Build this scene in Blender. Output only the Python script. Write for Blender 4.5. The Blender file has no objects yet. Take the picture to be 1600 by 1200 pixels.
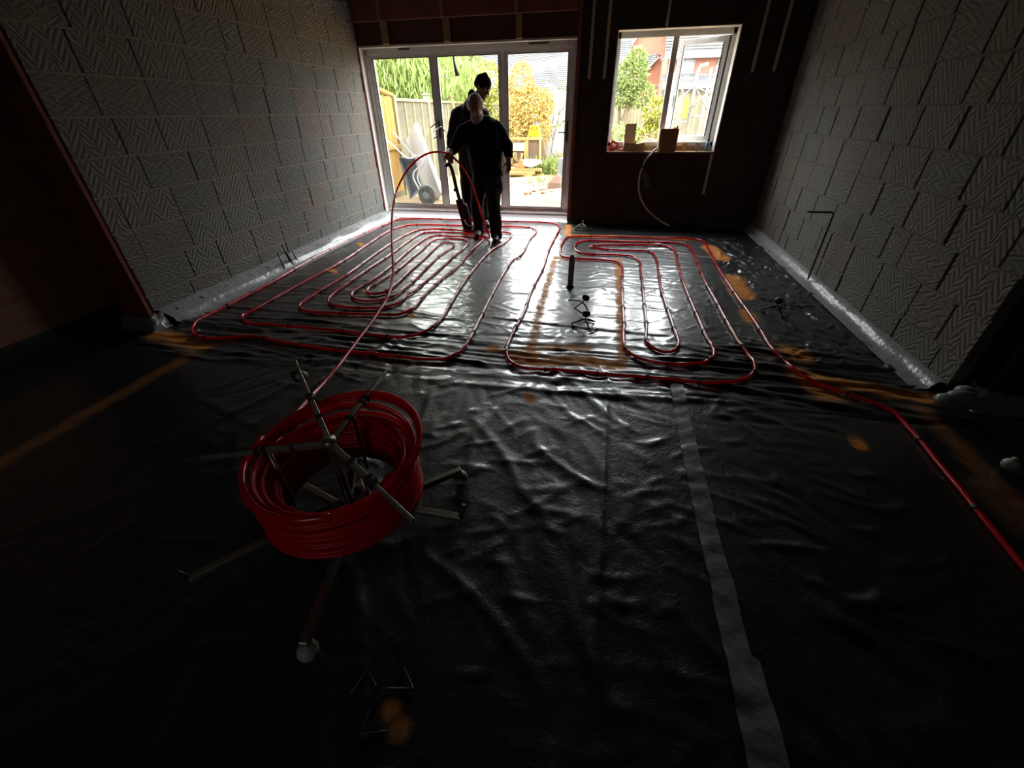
import bpy, bmesh, math, random
import numpy as np
from mathutils import Vector, Matrix, Euler

# ------------------------------------------------------------------ camera, sky, exposure
SC = bpy.context.scene
COL = SC.collection
CAM_ROWS = [(0.979208,0.202492,-0.012215),(-0.102038,0.543684,0.833064),(0.175330,-0.814497,0.553042)]
cam_data = bpy.data.cameras.new('camera')
cam_data.sensor_fit = 'HORIZONTAL'
cam_data.sensor_width = 36.0
cam_data.lens = 14.4432
cam_data.clip_start = 0.02
cam_data.clip_end = 400
cam = bpy.data.objects.new('camera', cam_data)
COL.objects.link(cam)
M = Matrix(CAM_ROWS).transposed().to_4x4()
M.translation = Vector((0, 0, 1.42))
cam.matrix_world = M
SC.camera = cam

world = bpy.data.worlds.new('overcast_sky')
SC.world = world
world.use_nodes = True
wn = world.node_tree.nodes
bg = wn['Background']
bg.inputs[0].default_value = (0.95, 0.98, 1.0, 1)
# standard overcast sky: luminance (1 + 2 sin elevation) / 3 of the zenith value
_tc = wn.new('ShaderNodeTexCoord'); _sp = wn.new('ShaderNodeSeparateXYZ')
_mx = wn.new('ShaderNodeMath'); _mx.operation = 'MAXIMUM'; _mx.inputs[1].default_value = 0.0
_ma = wn.new('ShaderNodeMath'); _ma.operation = 'MULTIPLY_ADD'; _ma.inputs[1].default_value = 1.1; _ma.inputs[2].default_value = 0.55
_l = world.node_tree.links
_l.new(_tc.outputs['Generated'], _sp.inputs[0]); _l.new(_sp.outputs[2], _mx.inputs[0]); _l.new(_mx.outputs[0], _ma.inputs[0]); _l.new(_ma.outputs[0], bg.inputs[1])

SC.view_settings.view_transform = 'Standard'
SC.view_settings.look = 'None'
SC.view_settings.gamma = 1.0
SC.view_settings.use_curve_mapping = False
SC.view_settings.exposure = 4.0
SC.cycles.max_bounces = 10
SC.cycles.diffuse_bounces = 6
SC.cycles.glossy_bounces = 4
SC.cycles.transmission_bounces = 6
SC.cycles.transparent_max_bounces = 24
SC.cycles.caustics_reflective = False
SC.cycles.caustics_refractive = False
SC.cycles.sample_clamp_indirect = 4.0
SC.cycles.use_denoising = True

def sky_portal(name, x0, x1, z0, z1, y, facing=-1):
    # sampling portal for the sky in an opening of the walls (gives off no light of its own)
    d = bpy.data.lights.new(name, 'AREA')
    d.shape = 'RECTANGLE'
    d.size = x1 - x0
    d.size_y = z1 - z0
    d.cycles.is_portal = True
    o = bpy.data.objects.new(name, d)
    o.location = ((x0 + x1) / 2, y, (z0 + z1) / 2)
    o.rotation_euler = (math.radians(90 * facing), 0, 0)
    COL.objects.link(o)
sky_portal('sky_portal_door', -3.42, -0.58, 0.14, 2.1, 6.9)
sky_portal('sky_portal_window', -0.04, 1.36, 1.0, 2.2, 6.9)
sky_portal('sky_portal_fill_window', -1.05, -0.6, 1.25, 1.65, -2.55, 1)  # opening added behind the camera for fill light

RNG = random.Random(11)
NP = np.random.default_rng(7)

# ------------------------------------------------------------------ materials
def pm(name, col, rough=0.6, spec=0.5, metal=0.0, noise=None, bump=None, rand=0.0, trans=0.0):
    m = bpy.data.materials.new(name)
    m.use_nodes = True
    nt = m.node_tree
    b = nt.nodes['Principled BSDF']
    b.inputs['Base Color'].default_value = (*col, 1)
    b.inputs['Roughness'].default_value = rough
    b.inputs['Metallic'].default_value = metal
    b.inputs['Specular IOR Level'].default_value = spec
    tc = nt.nodes.new('ShaderNodeTexCoord')
    last = None
    if noise:
        sc, col2 = noise
        n = nt.nodes.new('ShaderNodeTexNoise')
        n.inputs['Scale'].default_value = sc
        n.inputs['Detail'].default_value = 5
        n.inputs['Roughness'].default_value = 0.65
        nt.links.new(tc.outputs['Object'], n.inputs['Vector'])
        r = nt.nodes.new('ShaderNodeValToRGB')
        r.color_ramp.elements[0].position = 0.35
        r.color_ramp.elements[1].position = 0.68
        r.color_ramp.elements[0].color = (*col, 1)
        r.color_ramp.elements[1].color = (*col2, 1)
        nt.links.new(n.outputs['Fac'], r.inputs['Fac'])
        last = r.outputs['Color']
    if rand:
        oi = nt.nodes.new('ShaderNodeObjectInfo')
        mr = nt.nodes.new('ShaderNodeMapRange')
        mr.inputs['To Min'].default_value = 1 - rand
        mr.inputs['To Max'].default_value = 1 + rand
        nt.links.new(oi.outputs['Random'], mr.inputs['Value'])
        mx = nt.nodes.new('ShaderNodeMix')
        mx.data_type = 'RGBA'
        mx.blend_type = 'MULTIPLY'
        mx.inputs['Factor'].default_value = 1
        if last:
            nt.links.new(last, mx.inputs['A'])
        else:
            mx.inputs['A'].default_value = (*col, 1)
        nt.links.new(mr.outputs['Result'], mx.inputs['B'])
        last = mx.outputs['Result']
    if last:
        nt.links.new(last, b.inputs['Base Color'])
    if bump:
        sc, st = bump
        n2 = nt.nodes.new('ShaderNodeTexNoise')
        n2.inputs['Scale'].default_value = sc
        n2.inputs['Detail'].default_value = 4
        nt.links.new(tc.outputs['Object'], n2.inputs['Vector'])
        bp = nt.nodes.new('ShaderNodeBump')
        bp.inputs['Strength'].default_value = st
        bp.inputs['Distance'].default_value = 0.01
        nt.links.new(n2.outputs['Fac'], bp.inputs['Height'])
        nt.links.new(bp.outputs['Normal'], b.inputs['Normal'])
    if trans:
        b.inputs['Transmission Weight'].default_value = trans
    return m

def math_node(nt, op, a, b=None, c=None):
    n = nt.nodes.new('ShaderNodeMath')
    n.operation = op
    for i, v in enumerate((a, b, c)):
        if v is None:
            continue
        if isinstance(v, (int, float)):
            n.inputs[i].default_value = v
        else:
            nt.links.new(v, n.inputs[i])
    return n.outputs[0]

def block_material():
    m = bpy.data.materials.new('keyed_block')
    m.use_nodes = True
    nt = m.node_tree
    b = nt.nodes['Principled BSDF']
    b.inputs['Roughness'].default_value = 0.9
    b.inputs['Specular IOR Level'].default_value = 0.25
    tc = nt.nodes.new('ShaderNodeTexCoord')
    oi = nt.nodes.new('ShaderNodeObjectInfo')
    off = nt.nodes.new('ShaderNodeVectorMath')
    off.operation = 'ADD'
    cmb = nt.nodes.new('ShaderNodeCombineXYZ')
    nt.links.new(math_node(nt, 'MULTIPLY', oi.outputs['Random'], 37.7), cmb.inputs[1])
    nt.links.new(math_node(nt, 'MULTIPLY', oi.outputs['Random'], 91.3), cmb.inputs[2])
    nt.links.new(tc.outputs['Object'], off.inputs[0])
    nt.links.new(cmb.outputs[0], off.inputs[1])
    nz = nt.nodes.new('ShaderNodeTexNoise')
    nz.inputs['Scale'].default_value = 7
    nz.inputs['Detail'].default_value = 3
    nt.links.new(off.outputs[0], nz.inputs['Vector'])
    sep = nt.nodes.new('ShaderNodeSeparateXYZ')
    nt.links.new(off.outputs[0], sep.inputs[0])
    wob = math_node(nt, 'MULTIPLY', math_node(nt, 'SUBTRACT', nz.outputs['Fac'], 0.5), 0.11)
    u = math_node(nt, 'ADD', sep.outputs[1], wob)
    v = math_node(nt, 'ADD', sep.outputs[2], wob)
    def zig(a, c, period, amp, lam):
        # chevron furrows: lines run along c, swinging sideways by amp
        t = math_node(nt, 'PINGPONG', c, period / 2)
        t = math_node(nt, 'MULTIPLY', t, amp / (period / 2))
        ph = math_node(nt, 'MULTIPLY', math_node(nt, 'ADD', a, t), 2 * math.pi / lam)
        return math_node(nt, 'SINE', ph)
    z1 = zig(u, v, 0.085, 0.12, 0.085)
    z2 = zig(v, u, 0.15, 0.09, 0.05)
    pick = math_node(nt, 'GREATER_THAN', math_node(nt, 'FRACT', math_node(nt, 'MULTIPLY', oi.outputs['Random'], 13.0)), 0.45)
    mixf = nt.nodes.new('ShaderNodeMix')
    mixf.data_type = 'FLOAT'
    nt.links.new(pick, mixf.inputs[0])
    nt.links.new(z2, mixf.inputs[2])
    nt.links.new(z1, mixf.inputs[3])
    zz = mixf.outputs[0]
    zz = math_node(nt, 'POWER', math_node(nt, 'MULTIPLY_ADD', zz, 0.5, 0.5), 0.6)
    fine = nt.nodes.new('ShaderNodeTexNoise')
    fine.inputs['Scale'].default_value = 120
    fine.inputs['Detail'].default_value = 3
    nt.links.new(off.outputs[0], fine.inputs['Vector'])
    h = math_node(nt, 'ADD', zz, math_node(nt, 'MULTIPLY', fine.outputs['Fac'], 0.5))
    bp = nt.nodes.new('ShaderNodeBump')
    bp.inputs['Strength'].default_value = 0.65
    bp.inputs['Distance'].default_value = 0.008
    nt.links.new(h, bp.inputs['Height'])
    nt.links.new(bp.outputs['Normal'], b.inputs['Normal'])
    # colour: grey with tan and reddish blocks, worn blotches
    ramp = nt.nodes.new('ShaderNodeValToRGB')
    e = ramp.color_ramp.elements
    e[0].color = (0.175, 0.172, 0.158, 1)
    e[1].color = (0.19, 0.174, 0.152, 1)
    e[0].position = 0.55
    e.new(0.9).color = (0.20, 0.168, 0.142, 1)
    rnd2 = math_node(nt, 'FRACT', math_node(nt, 'MULTIPLY', oi.outputs['Random'], 7.31))
    nz3 = nt.nodes.new('ShaderNodeTexNoise')
    nz3.inputs['Scale'].default_value = 3.5
    nz3.inputs['Detail'].default_value = 5
    nt.links.new(off.outputs[0], nz3.inputs['Vector'])
    nt.links.new(math_node(nt, 'ADD', math_node(nt, 'MULTIPLY', rnd2, 0.6), math_node(nt, 'MULTIPLY', nz3.outputs['Fac'], 0.55)), ramp.inputs['Fac'])
    nt.links.new(ramp.outputs['Color'], b.inputs['Base Color'])
    return m

def glass_material(name, tint=(0.97, 0.98, 0.97)):
    m = bpy.data.materials.new(name)
    m.use_nodes = True
    nt = m.node_tree
    for n in list(nt.nodes):
        nt.nodes.remove(n)
    out = nt.nodes.new('ShaderNodeOutputMaterial')
    tr = nt.nodes.new('ShaderNodeBsdfTransparent')
    tr.inputs[0].default_value = (*tint, 1)
    gl = nt.nodes.new('ShaderNodeBsdfGlossy')
    gl.inputs['Roughness'].default_value = 0.03
    lw = nt.nodes.new('ShaderNodeLayerWeight')
    lw.inputs[0].default_value = 0.5
    fr = math_node(nt, 'MULTIPLY_ADD', math_node(nt, 'POWER', lw.outputs['Facing'], 5.0), 0.9, 0.035)
    mx = nt.nodes.new('ShaderNodeMixShader')
    nt.links.new(fr, mx.inputs[0])
    nt.links.new(tr.outputs[0], mx.inputs[1])
    nt.links.new(gl.outputs[0], mx.inputs[2])
    nt.links.new(mx.outputs[0], out.inputs[0])
    return m

def membrane_material():
    m = bpy.data.materials.new('black_polythene')
    m.use_nodes = True
    nt = m.node_tree
    b = nt.nodes['Principled BSDF']
    tc = nt.nodes.new('ShaderNodeTexCoord')
    at = nt.nodes.new('ShaderNodeAttribute')
    at.attribute_name = 'spray'
    nz = nt.nodes.new('ShaderNodeTexNoise')
    nz.inputs['Scale'].default_value = 18
    nz.inputs['Detail'].default_value = 6
    nz.inputs['Roughness'].default_value = 0.7
    nt.links.new(tc.outputs['Object'], nz.inputs['Vector'])
    f = math_node(nt, 'MULTIPLY', at.outputs['Fac'], math_node(nt, 'MULTIPLY_ADD', nz.outputs['Fac'], 3.2, -0.5))
    f = math_node(nt, 'MAXIMUM', math_node(nt, 'MINIMUM', f, 0.92), 0.0)
    mx = nt.nodes.new('ShaderNodeMix')
    mx.data_type = 'RGBA'
    nt.links.new(f, mx.inputs['Factor'])
    mx.inputs['A'].default_value = (0.012, 0.0125, 0.0125, 1)
    mx.inputs['B'].default_value = (0.72, 0.27, 0.05, 1)
    nt.links.new(mx.outputs['Result'], b.inputs['Base Color'])
    nr = nt.nodes.new('ShaderNodeTexNoise')
    nr.inputs['Scale'].default_value = 2.2
    nr.inputs['Detail'].default_value = 4
    nt.links.new(tc.outputs['Object'], nr.inputs['Vector'])
    ro = math_node(nt, 'ADD', math_node(nt, 'MULTIPLY_ADD', nr.outputs['Fac'], 0.2, 0.28), math_node(nt, 'MULTIPLY', f, 0.35))
    nt.links.new(ro, b.inputs['Roughness'])
    nt.links.new(math_node(nt, 'MULTIPLY_ADD', f, -0.55, 0.62), b.inputs['Specular IOR Level'])
    nt.links.new(math_node(nt, 'MULTIPLY_ADD', f, -0.7, 0.65), b.inputs['Coat Weight'])
    b.inputs['Coat Roughness'].default_value = 0.13
    # fine crinkles
    cr = nt.nodes.new('ShaderNodeTexNoise')
    cr.inputs['Scale'].default_value = 13
    cr.inputs['Detail'].default_value = 5
    cr.inputs['Roughness'].default_value = 0.55
    cr.inputs['Distortion'].default_value = 0.6
    nt.links.new(tc.outputs['Object'], cr.inputs['Vector'])
    ridge = math_node(nt, 'SUBTRACT', 1.0, math_node(nt, 'ABSOLUTE', math_node(nt, 'MULTIPLY_ADD', cr.outputs['Fac'], 4.0, -2.0)))
    bp = nt.nodes.new('ShaderNodeBump')
    bp.inputs['Strength'].default_value = 0.3
    bp.inputs['Distance'].default_value = 0.004
    cr2 = nt.nodes.new('ShaderNodeTexNoise')
    cr2.inputs['Scale'].default_value = 34
    cr2.inputs['Detail'].default_value = 3
    cr2.inputs['Distortion'].default_value = 1.2
    nt.links.new(tc.outputs['Object'], cr2.inputs['Vector'])
    ridge2 = math_node(nt, 'SUBTRACT', 1.0, math_node(nt, 'ABSOLUTE', math_node(nt, 'MULTIPLY_ADD', cr2.outputs['Fac'], 5.0, -2.5)))
    ridge = math_node(nt, 'ADD', ridge, math_node(nt, 'MULTIPLY', math_node(nt, 'MAXIMUM', ridge2, 0.0), 0.5))
    nt.links.new(ridge, bp.inputs['Height'])
    nt.links.new(bp.outputs['Normal'], b.inputs['Normal'])
    return m

def brick_material(name, c1, c2, cm, scale=1.0, rough=0.9):
    m = bpy.data.materials.new(name)
    m.use_nodes = True
    nt = m.node_tree
    b = nt.nodes['Principled BSDF']
    b.inputs['Roughness'].default_value = rough
    b.inputs['Specular IOR Level'].default_value = 0.2
    tc = nt.nodes.new('ShaderNodeTexCoord')
    sp = nt.nodes.new('ShaderNodeSeparateXYZ')
    nt.links.new(tc.outputs['Object'], sp.inputs[0])
    cb = nt.nodes.new('ShaderNodeCombineXYZ')
    nt.links.new(math_node(nt, 'ADD', sp.outputs[0], sp.outputs[1]), cb.inputs[0])
    nt.links.new(sp.outputs[2], cb.inputs[1])
    br = nt.nodes.new('ShaderNodeTexBrick')
    br.inputs['Color1'].default_value = (*c1, 1)
    br.inputs['Color2'].default_value = (*c2, 1)
    br.inputs['Mortar'].default_value = (*cm, 1)
    br.inputs['Scale'].default_value = scale
    br.inputs['Mortar Size'].default_value = 0.008
    br.inputs['Brick Width'].default_value = 0.225
    br.inputs['Row Height'].default_value = 0.075
    nt.links.new(cb.outputs[0], br.inputs['Vector'])
    nt.links.new(br.outputs['Color'], b.inputs['Base Color'])
    return m

def pipe_material(rough=0.22, coat=0.8, col=(0.76, 0.006, 0.024)):
    # slightly translucent red plastic
    m = pm('red_pipe_plastic', col, rough, 0.55)
    m.node_tree.nodes['Principled BSDF'].inputs['Coat Weight'].default_value = coat
    m.node_tree.nodes['Principled BSDF'].inputs['Coat Roughness'].default_value = 0.12
    nt = m.node_tree
    out = nt.nodes['Material Output']; b = nt.nodes['Principled BSDF']
    t = nt.nodes.new('ShaderNodeBsdfTranslucent'); t.inputs[0].default_value = (0.85, 0.012, 0.03, 1)
    mx = nt.nodes.new('ShaderNodeMixShader'); mx.inputs[0].default_value = 0.38 if coat else 0.5
    nt.links.new(b.outputs[0], mx.inputs[1]); nt.links.new(t.outputs[0], mx.inputs[2]); nt.links.new(mx.outputs[0], out.inputs[0])
    return m

def hair_material():
    m = pm('grey_hair', (0.60, 0.58, 0.55), 0.6, 0.4)
    nt = m.node_tree
    out = nt.nodes['Material Output']; b = nt.nodes['Principled BSDF']
    t = nt.nodes.new('ShaderNodeBsdfTranslucent'); t.inputs[0].default_value = (0.8, 0.78, 0.75, 1)
    mx = nt.nodes.new('ShaderNodeMixShader'); mx.inputs[0].default_value = 0.5
    nt.links.new(b.outputs[0], mx.inputs[1]); nt.links.new(t.outputs[0], mx.inputs[2]); nt.links.new(mx.outputs[0], out.inputs[0])
    return m

MT = dict(
    block=block_material(), membrane=membrane_material(), glass=glass_material('window_glass'),
    mortar=pm('pale_mortar', (0.26, 0.225, 0.185), 0.95, 0.2, bump=(60, 0.4)),
    mortardark=pm('grey_mortar', (0.15, 0.14, 0.125), 0.95, 0.2, bump=(60, 0.4)),
    void=pm('joint_void', (0.02, 0.02, 0.02), 1.0, 0.1),
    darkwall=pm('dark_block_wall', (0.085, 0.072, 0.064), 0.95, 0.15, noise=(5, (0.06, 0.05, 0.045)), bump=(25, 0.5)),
    housewall=brick_material('old_house_brick', (0.36, 0.18, 0.10), (0.27, 0.14, 0.08), (0.28, 0.2, 0.14)),
    ceiling=pm('ceiling_board', (0.10, 0.075, 0.06), 0.95, 0.1, noise=(2, (0.08, 0.06, 0.05))),
    redsteel=pm('red_oxide_steel', (0.24, 0.06, 0.048), 0.75, 0.2, noise=(7, (0.18, 0.048, 0.04)), bump=(40, 0.15)),
    headboard=pm('brown_header_board', (0.34, 0.145, 0.10), 0.75, 0.25, noise=(6, (0.26, 0.11, 0.075)), rand=0.12),
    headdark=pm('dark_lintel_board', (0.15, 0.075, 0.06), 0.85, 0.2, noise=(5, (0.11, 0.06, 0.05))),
    timber=pm('sawn_timber', (0.42, 0.29, 0.18), 0.8, 0.25, noise=(9, (0.33, 0.22, 0.13)), rand=0.1),
    reveal=pm('white_reveal_board', (0.86, 0.83, 0.78), 0.75, 0.3, noise=(8, (0.80, 0.76, 0.70))),
    upvc=pm('white_frame_plastic', (0.80, 0.80, 0.78), 0.35, 0.5, noise=(14, (0.70, 0.70, 0.68))),
    upvcgrey=pm('grey_gasket', (0.06, 0.06, 0.06), 0.6, 0.4),
    black=pm('black_plastic', (0.012, 0.012, 0.012), 0.45, 0.5),
    blackwire=pm('black_wire', (0.02, 0.02, 0.022), 0.4, 0.5),
    chrome=pm('chrome', (0.6, 0.6, 0.6), 0.25, 0.5, 1.0),
    steel=pm('galvanised_tube', (0.34, 0.325, 0.28), 0.38, 0.5, 0.75, noise=(20, (0.24, 0.22, 0.19))),
    whiteplug=pm('white_plastic_knob', (0.36, 0.36, 0.34), 0.4, 0.5),
    redpipe=pipe_material(), coilpipe=pipe_material(0.4, 0.0, (0.9, 0.004, 0.02)),
    greypvc=pm('grey_pvc', (0.34, 0.32, 0.32), 0.5, 0.5),
    conduit=pm('pale_conduit', (0.80, 0.77, 0.73), 0.5, 0.4, noise=(30, (0.66, 0.63, 0.60))),
    tape=pm('grey_tape', (0.19, 0.19, 0.18), 0.45, 0.5, noise=(16, (0.14, 0.14, 0.135)), bump=(45, 0.25)),
    sheet=pm('grey_upstand_sheet', (0.34, 0.345, 0.34), 0.28, 0.6, noise=(9, (0.25, 0.255, 0.25)), bump=(28, 0.6)),
    shadedredsteel=pm('shaded_red_steel', (0.05, 0.018, 0.016), 0.8, 0.2, bump=(40, 0.15)),  # red post steel with the shade on the right post put into its colour
    clearsheet=pm('creased_clear_sheet', (0.22, 0.23, 0.22), 0.22, 0.6, bump=(20, 0.6)),
    skin=pm('skin', (0.42, 0.22, 0.15), 0.55, 0.4),
    greyhair=hair_material(),
    shirt=pm('black_shirt_cloth', (0.017, 0.016, 0.016), 0.9, 0.15, bump=(90, 0.3)),
    jacket=pm('dark_jacket_cloth', (0.035, 0.032, 0.027), 0.85, 0.2, bump=(80, 0.3)),
    trousers=pm('dark_work_trousers', (0.026, 0.023, 0.020), 0.9, 0.15, bump=(80, 0.3)),
    boot=pm('dark_boot_leather', (0.04, 0.025, 0.016), 0.6, 0.3),
    cap=pm('dark_knit_cap', (0.028, 0.025, 0.02), 0.95, 0.1, bump=(120, 0.6)),
    card=pm('cardboard', (0.58, 0.42, 0.26), 0.85, 0.2, noise=(10, (0.50, 0.36, 0.21))),
    darkcard=pm('dark_card', (0.42, 0.24, 0.15), 0.8, 0.2, noise=(8, (0.34, 0.19, 0.12))),
    redplastic=pm('red_plastic', (0.5, 0.03, 0.03), 0.4, 0.5),
    clearcup=pm('amber_cup', (0.45, 0.25, 0.1), 0.3, 0.5),
    greycup=pm('grey_cup', (0.3, 0.27, 0.22), 0.4, 0.5),
    blueplastic=pm('blue_plastic', (0.10, 0.22, 0.35), 0.4, 0.5),
    soil=pm('tan_soil', (0.20, 0.125, 0.085), 0.95, 0.1, noise=(1.6, (0.19, 0.155, 0.07)), bump=(9, 0.9)),
    fencenew=pm('orange_fence_timber', (0.328, 0.190, 0.053), 0.8, 0.2, noise=(4, (0.275, 0.154, 0.042)), rand=0.08),
    fenceold=pm('weathered_fence_timber', (0.143, 0.128, 0.081), 0.9, 0.15, noise=(5, (0.111, 0.100, 0.068)), rand=0.14),
    fencepost=pm('pale_fence_post', (0.286, 0.242, 0.133), 0.85, 0.2, noise=(6, (0.247, 0.204, 0.105))),
    conifer=pm('conifer_needles', (0.145, 0.212, 0.051), 0.8, 0.2, noise=(3, (0.272, 0.340, 0.102))),
    leafyellow=pm('yellow_green_leaves', (0.203, 0.213, 0.030), 0.7, 0.3, noise=(4, (0.309, 0.297, 0.059))),
    leafgold=pm('golden_leaves', (0.390, 0.240, 0.055), 0.7, 0.3, noise=(4, (0.442, 0.319, 0.098))),
    leafgreen=pm('soft_green_leaves', (0.135, 0.181, 0.048), 0.75, 0.2, noise=(4, (0.243, 0.283, 0.095))),
    bark=pm('bark', (0.110, 0.088, 0.055), 0.95, 0.1, noise=(12, (0.154, 0.132, 0.083))),
    twig=pm('dry_twigs', (0.231, 0.149, 0.094), 0.9, 0.15, noise=(6, (0.303, 0.231, 0.165))),
    whitesheet=pm('white_board', (0.381, 0.381, 0.381), 0.6, 0.3),
    greysheet=pm('grey_tray_steel', (0.094, 0.099, 0.105), 0.6, 0.4, noise=(5, (0.143, 0.149, 0.149))),
    rubber=pm('grey_rubber', (0.035, 0.033, 0.03), 0.9, 0.2, noise=(30, (0.13, 0.125, 0.11))),
    rooftile=pm('grey_roof_tile', (0.083, 0.083, 0.086), 0.85, 0.2, noise=(1.5, (0.105, 0.105, 0.108)), rand=0.1),
    rooflight=pm('pale_roof_tile', (0.067, 0.065, 0.063), 0.85, 0.2, noise=(1.5, (0.083, 0.081, 0.079)), rand=0.1),
    redbrick=brick_material('red_brick', (0.30, 0.095, 0.05), (0.25, 0.08, 0.045), (0.26, 0.22, 0.18)),
    whitepaint=pm('white_paint', (0.211, 0.211, 0.211), 0.5, 0.4),
    darkglass=pm('far_window_glass', (0.121, 0.132, 0.143), 0.1, 0.7),
    alu=pm('pale_aluminium', (0.202, 0.202, 0.197), 0.45, 0.5, 0.2),
    hivis=pm('yellow_vest', (0.490, 0.532, 0.035), 0.8, 0.2),
    yellowplastic=pm('yellow_plastic', (0.504, 0.385, 0.007), 0.4, 0.5),
    bluepale=pm('pale_blue_board', (0.198, 0.264, 0.308), 0.6, 0.3),
    plank=pm('yellow_planks', (0.232, 0.172, 0.060), 0.8, 0.2, rand=0.18),
    redboard=pm('dark_red_board', (0.121, 0.055, 0.039), 0.8, 0.2, noise=(6, (0.088, 0.072, 0.044))),
    orangeblock=pm('orange_clay', (0.303, 0.121, 0.044), 0.85, 0.2),
    slate=pm('grey_slab', (0.165, 0.165, 0.165), 0.85, 0.2),
    grass=pm('grass', (0.10, 0.145, 0.03), 0.8, 0.2, noise=(6, (0.19, 0.21, 0.06))),
    sawsteel=pm('saw_blade_steel', (0.5, 0.5, 0.5), 0.35, 0.5, 0.8),
)

# ------------------------------------------------------------------ object helpers
def link(name, me, mat=None, parent=None, smooth=False):
    o = bpy.data.objects.new(name, me)
    COL.objects.link(o)
    if mat is not None and len(me.materials) == 0:
        for mm in (mat if isinstance(mat, (list, tuple)) else [mat]):
            me.materials.append(MT[mm] if isinstance(mm, str) else mm)
    if parent is not None:
        o.parent = parent
    if smooth:
        me.polygons.foreach_set('use_smooth', [True] * len(me.polygons))
    return o

def tag(o, label=None, cat=None, group=None, kind=None):
    if label: o['label'] = label
    if cat: o['category'] = cat
    if group: o['group'] = group
    if kind: o['kind'] = kind
    return o

def empty(name, loc=(0, 0, 0), rz=0.0, label=None, cat=None, group=None, kind=None):
    o = bpy.data.objects.new(name, None)
    o.empty_display_size = 0.05
    o.location = loc
    o.rotation_euler = (0, 0, rz)
    COL.objects.link(o)
    return tag(o, label, cat, group, kind)

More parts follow.
